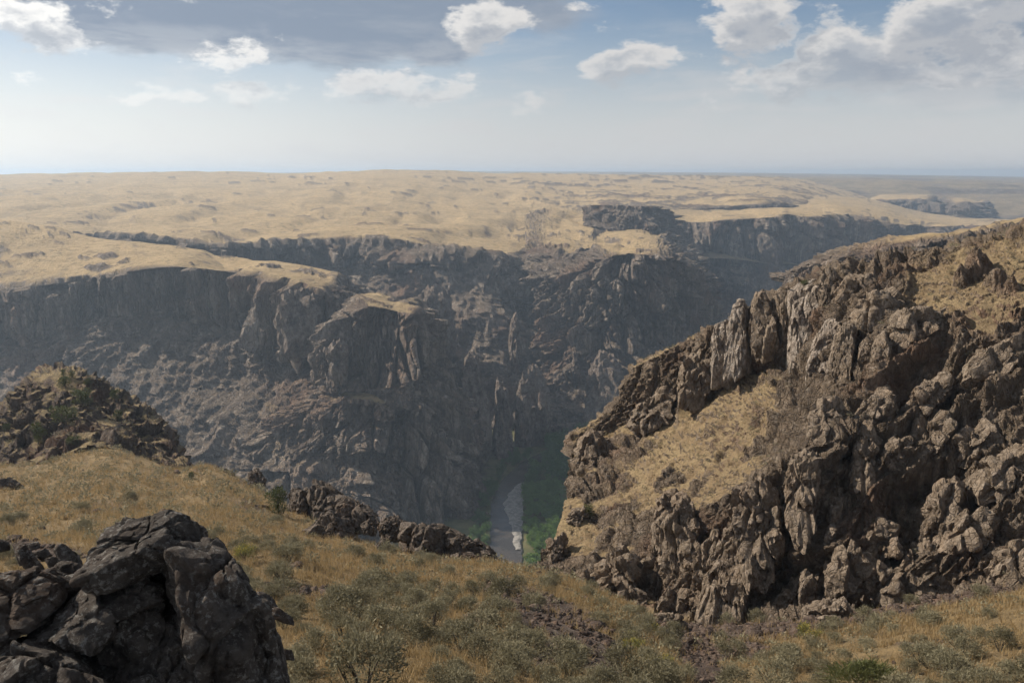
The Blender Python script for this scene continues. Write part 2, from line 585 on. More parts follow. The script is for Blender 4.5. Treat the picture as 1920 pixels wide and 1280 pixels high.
def land(name, cols, nu, nv, mat, dispf, smu=0.8, smv=0.35, grass_lo=0.80, grass_hi=0.94, gfun=None, wmin=6.0, hz=False, sharp=32):
    P = loft(cols, nu, nv, smu, smv, wmin).astype(np.float32)
    N = grid_normals(P, nu, nv)
    d, info = dispf(P, N)
    Nd = N
    if hz:
        Nd = N * np.array([1, 1, 1], np.float32)
        Nd[:, 2] *= 1 - 0.92 * info["st"]
        Nd /= np.linalg.norm(Nd, axis=1, keepdims=True) + 1e-9
    P2 = P + Nd * d[:, None]
    N2 = grid_normals(P2, nu, nv)
    jig = fbm(P2 / info.get("gs", 12.0), 3, 4.4)
    grass = sstep(N2[:, 2] + 0.16 * jig, grass_lo, grass_hi)
    if gfun is not None:
        grass = gfun(P2, N2, grass, info)
    me = mesh_from(name, P2, grid_faces(nu, nv), mat, True,
                   {"grass": grass, "tint": info["tint"]}, sharp=sharp)
    o = obj(name, me, kind="structure")
    SHEETS[name] = dict(P=P2, N=N2, nu=nu, nv=nv, grass=grass, base=P)
    return o


def far_wall(L, A, seed, **kw):
    def f(P, N):
        d, st, oc, (f1, f2, cid, g1, gid) = wall_disp(P, N, L, A, seed, **kw)
        return d, {"tint": 0.6 * cid + 0.4 * gid, "oc": oc, "st": st, "gs": L}
    return f


def with_outcrops(P, N, grass, info):
    g = grass * (1 - 0.85 * sstep(info["oc"], 0.25, 0.7))
    return g * (1 - 0.9 * info["st"]) if "st" in info else g


# S1: the plateau out to the horizon
def far_disp(P, N):
    dist = P[:, 1]
    near = sstep(dist, 7500, 3500)
    gu = np.abs(perlin(P / np.array([700, 1100, 900], np.float32), 33.0)) + 0.5 * np.abs(perlin(P / np.array([260, 420, 300], np.float32), 34.0))
    d = (fbm(P / 900.0, 4, 3.0) * 8 + fbm(P / 240.0, 4, 8.0) * 3.0 + (np.minimum(gu, 0.5) - 0.35) * 45) * near
    m = fbm(P / np.array([420, 260, 300], np.float32), 5, 21.0, 0.6) - (np.minimum(gu, 0.5) - 0.3) * 0.9
    oc = sstep(m, 0.06, 0.22) * sstep(P[:, 0], -200, 900)
    g1, g2, gid, gt = worley(P / np.array([110, 110, 60], np.float32), 5.0)
    d = d + oc * (0.6 - g1) * 14 * near
    return d, {"tint": gid, "oc": oc, "gs": 200.0}


def col_far(px, hz, drop=0.0):
    rows = [(hz, 9000), (hz + 1.0, 7200), (hz + 3.5, 5900), (hz + 8, 4800), (hz + 16, 3700 - 100 * drop), (hz + 30 + 8 * drop, 2900 + 250 * drop),
            (hz + 50 + 30 * drop, 2300 + 350 * drop), (hz + 95 + 20 * drop, 1700 + 300 * drop), (hz + 160 + 20 * drop, 1400 + 100 * drop)]
    return [(px, y, d) for y, d in rows]


land("plateau", [col_far(*c) for c in
     [(-900, 330), (-300, 328), (300, 326), (800, 321.0), (1000, 321.5), (1200, 322.5), (1400, 324, 0.2), (1520, 325.5, 0.7), (1640, 327, 1), (1800, 329.5, 1),
      (1920, 331.5, 1), (2300, 336, 1), (2900, 342, 1)]], 340, 150, HAZY_MAT, far_disp, gfun=with_outcrops, wmin=1.0)

# S7: canyon walls running away to the right
S7 = [[(1180, 376, 2500), (1190, 390, 1900), (1200, 404, 1480), (1200, 490, 1450), (1210, 580, 1380), (1200, 660, 1250)],
      [(1300, 366, 2600), (1300, 386, 1900), (1300, 414, 1490), (1300, 500, 1455), (1310, 590, 1380), (1300, 670, 1250)],
      [(1400, 362, 2700), (1400, 386, 1900), (1390, 408, 1480), (1390, 500, 1445), (1400, 590, 1370), (1400, 670, 1250)],
      [(1480, 360, 2700), (1480, 386, 1950), (1470, 404, 1490), (1470, 496, 1455), (1480, 580, 1380), (1480, 660, 1250)],
      [(1560, 366, 2700), (1555, 384, 2000), (1560, 406, 1550), (1560, 480, 1510), (1560, 560, 1420), (1560, 650, 1250)],
      [(1640, 376, 2700), (1640, 396, 2000), (1640, 416, 1650), (1640, 470, 1600), (1640, 540, 1480), (1640, 650, 1250)],
      [(1740, 400, 2700), (1740, 412, 2100), (1740, 424, 1750), (1740, 466, 1690), (1740, 530, 1500), (1740, 650, 1250)],
      [(1900, 412, 2700), (1900, 418, 2200), (1900, 428, 1850), (1900, 460, 1760), (1900, 520, 1500), (1900, 650, 1250)],
      [(2200, 414, 2700), (2200, 420, 2200), (2200, 428, 1850), (2200, 460, 1760), (2200, 520, 1500), (2200, 650, 1250)]]
land("upper_canyon_wall", S7, 340, 170, FAR_MAT, far_wall(30, 17, 40.0, outcrop=0.6, lo=0.97, hi=0.85), gfun=with_outcrops, hz=True)

# far buttes on the right skyline of the canyon
S7b = [[(1600, 378, 3300), (1600, 384, 2900), (1600, 410, 2820), (1600, 450, 2400)],
       [(1655, 362, 3400), (1655, 374, 2800), (1655, 400, 2720), (1655, 450, 2300)],
       [(1735, 364, 3400), (1735, 374, 2750), (1735, 408, 2680), (1735, 450, 2300)],
       [(1760, 372, 3400), (1760, 392, 2800), (1760, 415, 2700), (1760, 450, 2300)],
       [(1790, 368, 3400), (1790, 378, 2650), (1790, 412, 2580), (1790, 450, 2300)],
       [(1835, 372, 3400), (1835, 384, 2700), (1835, 415, 2600), (1835, 450, 2300)],
       [(1900, 380, 3400), (1900, 404, 2900), (1900, 420, 2800), (1900, 450, 2300)],
       [(2200, 385, 3400), (2200, 404, 2900), (2200, 420, 2800), (2200, 450, 2300)]]
land("distant_butte_rim", S7b, 260, 80, FAR_MAT, far_wall(45, 20, 60.0), gfun=with_outcrops, hz=True)

# S2: golden hill behind with its broken inner rim, down to the river bend
S2 = [[(-500, 334, 2700), (-500, 352, 2050), (-500, 390, 1450), (-500, 430, 1120), (-500, 450, 1100), (-500, 600, 1000), (-500, 800, 800), (-500, 900, 700)],
      [(0, 327, 2700), (0, 350, 2000), (0, 385, 1450), (0, 430, 1120), (0, 450, 1100), (0, 600, 1000), (0, 800, 800), (0, 900, 700)],
      [(200, 323.5, 2700), (200, 350, 2000), (200, 390, 1450), (200, 440, 1080), (200, 460, 1065), (200, 600, 1000), (200, 800, 800), (200, 900, 700)],
      [(330, 321.5, 2700), (330, 350, 2000), (330, 395, 1420), (330, 450, 1020), (330, 476, 1005), (330, 600, 950), (330, 800, 800), (330, 900, 700)],
      [(430, 322, 2750), (430, 350, 2050), (430, 395, 1430), (430, 460, 985), (430, 494, 970), (430, 600, 920), (430, 800, 790), (430, 900, 690)],
      [(540, 325, 2800), (540, 348, 2100), (540, 395, 1450), (540, 456, 1000), (540, 500, 980), (540, 610, 900), (540, 800, 780), (540, 900, 690)],
      [(650, 320.5, 2700), (650, 346, 2050), (650, 395, 1450), (650, 448, 1030), (650, 505, 1000), (650, 620, 890), (650, 800, 780), (650, 900, 690)],
      [(760, 318, 2700), (760, 346, 2050), (760, 400, 1450), (760, 452, 1020), (760, 525, 970), (760, 640, 880), (760, 800, 780), (760, 900, 690)],
      [(850, 320.5, 2800), (850, 350, 2100), (850, 405, 1500), (850, 462, 1020), (850, 535, 960), (850, 660, 870), (850, 800, 780), (850, 900, 680)],
      [(930, 325, 2900), (930, 355, 2150), (930, 405, 1560), (930, 476, 1030), (930, 550, 955), (930, 680, 850), (930, 800, 775), (935, 890, 670)],
      [(990, 324.5, 3000), (985, 352, 2200), (985, 400, 1620), (985, 478, 1100), (990, 560, 1000), (990, 690, 870), (985, 800, 780), (990, 860, 700)],
      [(1050, 325.5, 3100), (1045, 350, 2300), (1040, 392, 1720), (1035, 452, 1290), (1035, 570, 1120), (1040, 690, 960), (1050, 800, 850), (1050, 850, 760)],
      [(1150, 327, 3200), (1150, 349, 2450), (1150, 378, 1880), (1150, 410, 1520), (1150, 500, 1380), (1150, 640, 1150), (1150, 800, 980), (1150, 850, 900)],
      [(1300, 329.5, 3400), (1300, 349, 2600), (1300, 370, 2080), (1300, 390, 1760), (1300, 480, 1620), (1300, 640, 1350), (1300, 800, 1100), (1300, 850, 1000)],
      [(1470, 333, 3500), (1470, 350, 2750), (1470, 366, 2250), (1470, 384, 1900), (1470, 480, 1760), (1470, 640, 1450), (1470, 800, 1150), (1470, 850, 1050)],
      [(1640, 362, 3600), (1640, 378, 2950), (1640, 402, 2550), (1640, 440, 2300), (1640, 520, 1950), (1640, 660, 1500), (1640, 800, 1200), (1640, 850, 1100)]]
land("inner_hill", S2, 560, 235, FAR_MAT, far_wall(24, 14, 80.0, outcrop=0.7, east=0.25), gfun=with_outcrops, hz=True, smv=0.25)

# S6: the tall fluted cliff right of the river bend, with a small mesa above
S6 = [[(985, 405, 1500), (985, 440, 1250), (985, 470, 1080), (1000, 520, 990), (1015, 640, 900), (1025, 740, 830), (1030, 830, 755)],
      [(1045, 392, 1500), (1040, 430, 1250), (1040, 462, 1060), (1045, 520, 955), (1050, 640, 880), (1060, 730, 830), (1065, 830, 750)],
      [(1105, 400, 1450), (1105, 440, 1230), (1095, 470, 1050), (1090, 505, 930), (1090, 650, 870), (1100, 720, 830), (1105, 830, 750)],
      [(1118, 386, 1330), (1125, 440, 1260), (1130, 462, 1080), (1130, 486, 910), (1140, 660, 850), (1150, 720, 820), (1150, 830, 750)],
      [(1180, 387, 1300), (1180, 436, 1240), (1180, 460, 1070), (1185, 478, 900), (1190, 690, 845), (1195, 740, 820), (1200, 840, 755)],
      [(1232, 390, 1320), (1235, 436, 1260), (1235, 466, 1090), (1240, 486, 910), (1240, 690, 850), (1250, 750, 820), (1250, 840, 760)],
      [(1250, 412, 1450), (1260, 445, 1290), (1265, 475, 1110), (1285, 505, 930), (1285, 660, 880), (1290, 750, 830), (1290, 840, 770)],
      [(1285, 470, 1400), (1295, 490, 1250), (1305, 510, 1120), (1318, 545, 1000), (1320, 650, 950), (1325, 750, 870), (1330, 840, 790)],
      [(1300, 500, 1600), (1310, 520, 1500), (1318, 540, 1400), (1326, 575, 1300), (1330, 660, 1200), (1335, 760, 1050), (1340, 850, 900)]]
land("fluted_cliff", S6, 380, 250, FAR_MAT, far_wall(15, 14, 100.0, outcrop=0.6, big=0.8, lo=0.993, hi=0.95), gfun=with_outcrops, hz=True, smv=0.2)

# S3: the left lobe, golden on top, cliff and talus below
S3 = [[(-600, 400, 1000), (-600, 440, 860), (-600, 560, 720), (-600, 650, 700), (-600, 760, 640), (-600, 880, 580), (-600, 1100, 505)],
      [(-200, 408, 1000), (-200, 440, 860), (-200, 552, 720), (-200, 650, 700), (-200, 760, 640), (-200, 880, 580), (-200, 1100, 505)],
      [(0, 418, 950), (0, 450, 850), (0, 545, 715), (0, 650, 698), (0, 760, 640), (0, 880, 580), (0, 1100, 505)],
      [(80, 428, 930), (80, 470, 820), (80, 535, 720), (80, 640, 704), (80, 755, 645), (80, 880, 580), (80, 1100, 505)],
      [(160, 440, 900), (160, 480, 810), (165, 524, 725), (165, 600, 714), (165, 690, 672), (165, 870, 585), (165, 1100, 505)],
      [(240, 455, 880), (240, 480, 800), (240, 512, 730), (245, 590, 722), (250, 690, 672), (260, 870, 585), (260, 1100, 505)],
      [(330, 468, 850), (330, 482, 790), (330, 500, 725), (335, 600, 718), (340, 700, 670), (350, 880, 575), (340, 1100, 505)],
      [(430, 484, 820), (430, 494, 770), (430, 508, 715), (430, 612, 707), (430, 710, 660), (430, 880, 570), (420, 1100, 505)],
      [(500, 494, 790), (500, 505, 740), (500, 520, 695), (500, 650, 684), (500, 750, 630), (500, 880, 560), (490, 1080, 505)],
      [(570, 505, 770), (570, 520, 720), (570, 540, 675), (570, 690, 655), (560, 780, 615), (560, 880, 560), (560, 1060, 510)],
      [(620, 516, 760), (618, 535, 700), (615, 560, 665), (615, 700, 645), (615, 790, 610), (610, 880, 560), (620, 1060, 510)],
      [(650, 530, 770), (655, 560, 710), (655, 600, 680), (655, 700, 655), (660, 790, 620), (660, 880, 570), (680, 1060, 515)],
      [(690, 560, 790), (700, 600, 740), (700, 640, 715), (710, 720, 680), (720, 800, 640), (730, 880, 590), (740, 1060, 525)]]
land("left_canyon_wall", S3, 440, 250, FAR_MAT, far_wall(20, 12, 120.0, outcrop=0.8, big=0.8), gfun=with_outcrops, hz=True, smv=0.2)

# S4: the great butte above the river
S4 = [[(400, 935, 640), (400, 915, 600), (405, 925, 580), (410, 940, 570), (420, 985, 530), (430, 1090, 462)],
      [(450, 900, 640), (450, 876, 595), (450, 886, 580), (455, 905, 572), (460, 970, 536), (470, 1090, 462)],
      [(505, 825, 650), (500, 800, 600), (500, 820, 588), (505, 860, 578), (510, 955, 542), (520, 1090, 464)],
      [(560, 780, 660), (560, 758, 615), (560, 780, 595), (565, 830, 575), (570, 930, 548), (575, 1085, 468)],
      [(605, 735, 670), (605, 715, 625), (605, 745, 600), (600, 790, 580), (600, 900, 552), (610, 1075, 476)],
      [(622, 612, 690), (622, 640, 622), (618, 735, 605), (620, 760, 585), (630, 860, 558), (640, 1065, 486)],
      [(655, 578, 700), (655, 596, 624), (655, 725, 606), (660, 752, 585), (675, 840, 560), (690, 1055, 498)],
      [(690, 556, 700), (690, 572, 624), (692, 730, 604), (700, 758, 582), (712, 850, 560), (730, 1045, 512)],
      [(735, 562, 700), (735, 580, 624), (740, 720, 604), (750, 770, 580), (760, 850, 563), (770, 1020, 542)],
      [(782, 578, 700), (784, 596, 626), (790, 700, 610), (800, 770, 585), (808, 860, 567), (815, 1005, 548)],
      [(800, 640, 710), (806, 660, 645), (820, 720, 615), (832, 790, 595), (842, 870, 575), (850, 990, 552)],
      [(815, 690, 720), (828, 712, 655), (845, 780, 625), (862, 840, 605), (872, 890, 588), (872, 975, 560)],
      [(832, 740, 730), (850, 770, 680), (866, 820, 645), (880, 860, 622), (888, 895, 604), (888, 950, 580)],
      [(860, 770, 740), (880, 800, 695), (890, 840, 665), (898, 870, 645), (900, 900, 625), (900, 940, 600)]]
land("river_butte", S4, 360, 330, FAR_MAT, far_wall(13, 9.5, 140.0, outcrop=0.8, big=0.9), gfun=with_outcrops, hz=True, smv=0.2)

# S8: dark rim behind the right ridge
S8 = [[(1450, 520, 620), (1460, 523, 500), (1470, 529, 460), (1480, 582, 440), (1490, 680, 380)],
      [(1540, 488, 620), (1540, 491, 480), (1540, 497, 430), (1545, 550, 415), (1550, 680, 350)],
      [(1610, 466, 600), (1610, 469, 460), (1610, 475, 415), (1615, 528, 400), (1620, 660, 330)],
      [(1690, 446, 600), (1690, 449, 450), (1690, 455, 405), (1695, 508, 392), (1700, 640, 320)],
      [(1770, 436, 600), (1770, 439, 450), (1770, 445, 400), (1775, 498, 385), (1780, 640, 310)],
      [(1850, 424, 600), (1850, 427, 470), (1850, 433, 400), (1850, 486, 380), (1850, 640, 300)],
      [(1930, 412, 600), (1930, 415, 480), (1930, 421, 400), (1930, 474, 380), (1930, 640, 300)],
      [(2200, 400, 600), (2200, 403, 480), (2200, 409, 400), (2200, 462, 380), (2200, 640, 300)]]
land("side_canyon_rim", S8, 330, 130, FAR_MAT, far_wall(10, 6, 160.0, outcrop=0.7, lo=0.99, hi=0.9), gfun=with_outcrops, hz=True)


# S9: the near ridge on the right
def ridge_disp(P, N):
    seed = 200.0
    st = steep(N, 0.88, 0.5)
    px = 960 + F * P[:, 0] / P[:, 1]
    # dip of the beds: they climb to the right
    e1 = np.array([0.78, 0.30, 0.55]); e1 /= np.linalg.norm(e1)
    e2 = np.array([-0.55, 0.25, 0.80]); e2 -= e1 * e2.dot(e1); e2 /= np.linalg.norm(e2)
    e3 = np.cross(e1, e2)
    SOFT = INFO9["soft"](P)
    P = P * np.float32(1.35)
    warp = np.stack([perlin(P / 9.0, seed + 3.1), perlin(P / 9.0, seed + 9.7), perlin(P / 9.0, seed + 5.3)], 1)
    Q = P + warp * 2.2
    a, b, c = Q @ e1, Q @ e2, Q @ e3
    right = sstep(px, 1360, 1560)                 # knobbly beds on the right, upright jointing on the left
    big1, big2, bid, bt = worley(np.stack([a / 12.0, b / 4.0, c / 5.5], 1), seed + 2)
    be = sstep(big2 - big1, 0.0, 0.24)
    m1, m2, mid, mt = worley(np.stack([a / 3.6, b / 1.5, c / 2.0], 1), seed + 12)
    me_ = sstep(m2 - m1, 0.0, 0.22)
    v1, v2, vid, vt = worley(Q * np.array([1, 1, 0.18], np.float32) / 4.2, seed + 22)
    ve = sstep(v2 - v1, 0.0, 0.20)
    rib = 1 - np.abs(perlin(np.stack([a / 30.0, b / 5.5, c / 10.0], 1), seed + 33)) * 2.4
    rib2 = 1 - np.abs(perlin(np.stack([a / 14.0, b / 2.4, c / 5.0], 1), seed + 37)) * 2.4
    knob = rib * 2.9 + rib2 * 1.0 + (0.55 - big1) * 1.0 + bt * 0.7 + (bid - 0.5) * 1.0 * be - (1 - be) * 0.7
    knob += mt * 0.35 + (mid - 0.5) * 0.35 * me_ - (1 - me_) * 0.3
    upr = (0.5 - v1) * 1.0 + vt * 1.6 + (vid - 0.5) * 2.2 * ve - (1 - ve) * 1.1
    colm = upr + mt * 0.4 + (mid - .5) * .4 - (1 - me_) * 0.25
    colm += (1 - np.abs(perlin(Q * np.array([1, 1, 0.16], np.float32) / 13.0, seed)) * 2.2) * 1.8
    knob = knob + upr * 0.45
    ledge = perlin(np.stack([a / 11.0, b / 0.55, c / 11.0], 1), seed + 61) * 0.30 + perlin(np.stack([a / 5.0, b / 0.28, c / 5.0], 1), seed + 63) * 0.12
    k1, k2, kid, kt = worley(np.stack([a / 1.9, b / 0.8, c / 1.1], 1), seed + 83)
    ke = sstep(k2 - k1, 0.0, 0.2)
    fine = fbm(P / 0.8, 3, seed + 41, 0.6) * 0.30 + (kt * 0.22 + (kid - 0.5) * 0.2 * ke - (1 - ke) * 0.12)
    # where rock stands out of the ground
    patch = fbm(P / 17.0, 4, seed + 71) + 0.25 * fbm(P / 4.0, 3, seed + 75)
    rock = np.clip(st + sstep(patch, -1.5, -1.2) * right + sstep(patch, -0.10, 0.15) * (1 - right), 0, 1)
    rock = rock * (1 - SOFT)
    d = rock * (right * knob * 0.66 + (1 - right) * colm * 0.48 + ledge + fine) + (1 - rock) * (fbm(P / 3.0, 4, seed + 81) * 0.5 + fine * 0.6)
    return d, {"tint": 0.5 * np.where(right > .5, bid, vid) + 0.5 * mid, "rock": rock, "gs": 3.0, "soft": SOFT}


def soft9(P):
    """smooth grass and scree on the upper right shoulder, and the floor of the bowl"""
    px = 960 + F * P[:, 0] / P[:, 1]
    c, s = math.cos(PITCH), math.sin(PITCH)
    dep = P[:, 1] * c - P[:, 2] * s
    py = 640 - F * (P[:, 1] * s + P[:, 2] * c) / dep
    px = 960 + F * P[:, 0] / dep
    n = fbm(P / 8.0, 3, 5.0)
    # shoulder: band below the skyline, right of about 1600
    line = 585 + (px - 1700) * 0.33
    sh = sstep(px + 60 * n, 1650, 1740) * sstep(line - py + 45 * n, -25, 25) * sstep(py - (500 - (px - 1700) * 0.30) + 20 * n, -5, 20)
    # bowl
    x0 = 1110 + (940 - py) * 0.75
    bw = sstep(px - x0 + 20 * n, -10, 40) * sstep(1475 - px + (700 - py) * 0.15 + 20 * n, -10, 30)
    bw *= sstep(py - (795 - (px - 1200) * 0.36) + 14 * n, 0, 20) * sstep((1000 - (px - 1150) * 0.40) - py + 18 * n, -10, 40)
    k = fbm(P / 5.0, 4, 25.0)
    return np.clip(np.maximum(sh * sstep(k, 0.42, 0.2), bw * sstep(k, 0.30, 0.08)), 0, 1)


INFO9 = {"soft": soft9}
S9 = [[(1060, 850, 150), (1068, 858, 118), (1066, 890, 113), (1062, 930, 107), (1050, 980, 100), (1030, 1030, 93), (1012, 1050, 90), (990, 1066, 84), (985, 1090, 74)],
      [(1078, 815, 150), (1080, 812, 120), (1084, 850, 117), (1088, 905, 108), (1078, 970, 100), (1060, 1030, 92), (1045, 1055, 88), (1030, 1085, 81), (1025, 1110, 72)],
      [(1148, 772, 150), (1150, 764, 120), (1160, 800, 117), (1150, 895, 106), (1135, 960, 98), (1118, 1010, 92), (1100, 1050, 87), (1085, 1100, 79), (1080, 1125, 71)],
      [(1190, 698, 150), (1192, 690, 119), (1215, 790, 114), (1215, 875, 103), (1205, 935, 96), (1190, 990, 90), (1165, 1035, 85), (1150, 1122, 77), (1150, 1145, 70)],
      [(1280, 648, 150), (1282, 640, 116), (1305, 752, 111), (1305, 850, 100), (1290, 905, 94), (1265, 955, 88), (1240, 1000, 82), (1225, 1145, 75), (1230, 1165, 68)],
      [(1342, 628, 150), (1345, 620, 114), (1370, 722, 108), (1385, 805, 97), (1365, 865, 91), (1340, 920, 85), (1320, 960, 79), (1300, 1165, 72.5), (1300, 1185, 66)],
      [(1392, 600, 150), (1395, 590, 112), (1425, 700, 106), (1445, 775, 96), (1430, 835, 90), (1415, 880, 84), (1405, 905, 77), (1385, 1170, 69.5), (1385, 1190, 63)],
      [(1450, 566, 150), (1452, 556, 110), (1465, 690, 104), (1485, 735, 96), (1475, 800, 89), (1475, 845, 83), (1478, 870, 75.5), (1470, 1165, 67.5), (1470, 1185, 62)],
      [(1510, 542, 150), (1512, 532, 108), (1512, 680, 101), (1516, 715, 95), (1515, 765, 89), (1520, 800, 83), (1530, 830, 75), (1540, 1155, 66), (1540, 1180, 60)],
      [(1545, 522, 150), (1548, 514, 106), (1552, 580, 101), (1555, 650, 94), (1560, 710, 88.5), (1568, 770, 83), (1580, 830, 76), (1600, 1145, 65), (1600, 1175, 60)],
      [(1640, 506, 150), (1640, 500, 102), (1640, 550, 95), (1642, 620, 89), (1645, 690, 84), (1650, 780, 78.5), (1660, 900, 72.5), (1675, 1130, 65), (1675, 1165, 60)],
      [(1740, 488, 150), (1740, 487, 100), (1740, 530, 93), (1740, 590, 88), (1745, 670, 83), (1750, 780, 77.5), (1755, 920, 71), (1765, 1110, 64.5), (1765, 1150, 60)],
      [(1850, 456, 150), (1850, 460, 98), (1850, 510, 90), (1850, 570, 85), (1850, 660, 80), (1850, 780, 75), (1850, 930, 69), (1850, 1095, 63.5), (1850, 1140, 58)],
      [(1960, 424, 150), (1960, 430, 96), (1960, 490, 88), (1960, 560, 82.5), (1960, 650, 77.5), (1960, 780, 72), (1960, 930, 66), (1960, 1080, 61.5), (1960, 1130, 56)],
      [(2300, 352, 150), (2300, 360, 90), (2300, 440, 82), (2300, 520, 77), (2300, 620, 72), (2300, 760, 67), (2300, 910, 61), (2300, 1040, 57), (2300, 1100, 52)]]


def g9(P, N, grass, info):
    g = grass * sstep(info["rock"], 0.9, 0.4)
    return np.maximum(g, 0.9 * info["soft"] * sstep(N[:, 2], 0.45, 0.65))


land("right_ridge", S9, 720, 350, MID_MAT, ridge_disp, gfun=g9, grass_lo=0.5, grass_hi=0.72, smv=0.15, smu=0.6, sharp=48)

# S12: knoll on the left
S12 = [[(-330, 760, 200), (-330, 770, 165), (-330, 800, 150), (-330, 850, 135), (-330, 900, 118)],
       [(-120, 790, 200), (-120, 800, 165), (-115, 830, 152), (-110, 880, 135), (-110, 930, 112)],
       [(-30, 785, 200), (-30, 796, 165), (-20, 826, 152), (-10, 870, 136), (-10, 905, 118)],
       [(25, 742, 200), (25, 752, 165), (25, 790, 154), (30, 845, 138), (30, 890, 122)],
       [(75, 698, 205), (75, 708, 166), (70, 755, 156), (70, 825, 140), (75, 880, 124)],
       [(125, 688, 205), (125, 698, 166), (125, 750, 156), (125, 820, 140), (130, 865, 126)],
       [(175, 710, 205), (175, 718, 166), (170, 760, 156), (170, 800, 143), (175, 842, 128)],
       [(225, 735, 205), (225, 745, 165), (220, 775, 156), (215, 805, 143), (215, 840, 128)],
       [(275, 765, 205), (275, 772, 162), (265, 805, 152), (260, 835, 140), (255, 865, 126)],
       [(312, 800, 205), (312, 808, 158), (305, 840, 148), (300, 865, 136), (295, 885, 124)],
       [(340, 848, 200), (340, 858, 150), (334, 872, 142), (330, 885, 132), (325, 900, 122)],
       [(362, 900, 190), (358, 905, 145), (350, 908, 138), (345, 912, 130), (340, 915, 120)]]


def knoll_disp(P, N):
    seed = 300.0
    warp = np.stack([perlin(P / 6.0, seed + 3.1), perlin(P / 6.0, seed + 9.7), perlin(P / 6.0, seed + 5.3)], 1)
    Q = P + warp * 1.8
    f1, f2, cid, ft = worley(Q * np.array([.6, .6, 1.0], np.float32) / 4.0, seed)
    g1, g2, gid, gt = worley(Q / 1.5, seed + 7)
    e = sstep(f2 - f1, 0, .25)
    d = ft * 1.8 + (0.5 - f1) * 0.8 + (cid - .5) * 2.6 * e - (1 - e) * 0.8 + gt * 0.9 + (gid - .5) * .6
    d = d + fbm(P / 0.8, 3, 4.0) * 0.25 + perlin(P / np.array([6, 6, .8], np.float32), 9.0) * .4
    d = d * sstep(fbm(P / 9.0, 3, 12.0), -0.5, 0.0)
    return d, {"tint": .5 * cid + .5 * gid, "gs": 3.0}


land("rocky_knoll", S12, 300, 180, KNOLL_MAT, knoll_disp, smu=0.8, smv=0.2, grass_lo=0.80, grass_hi=0.95)

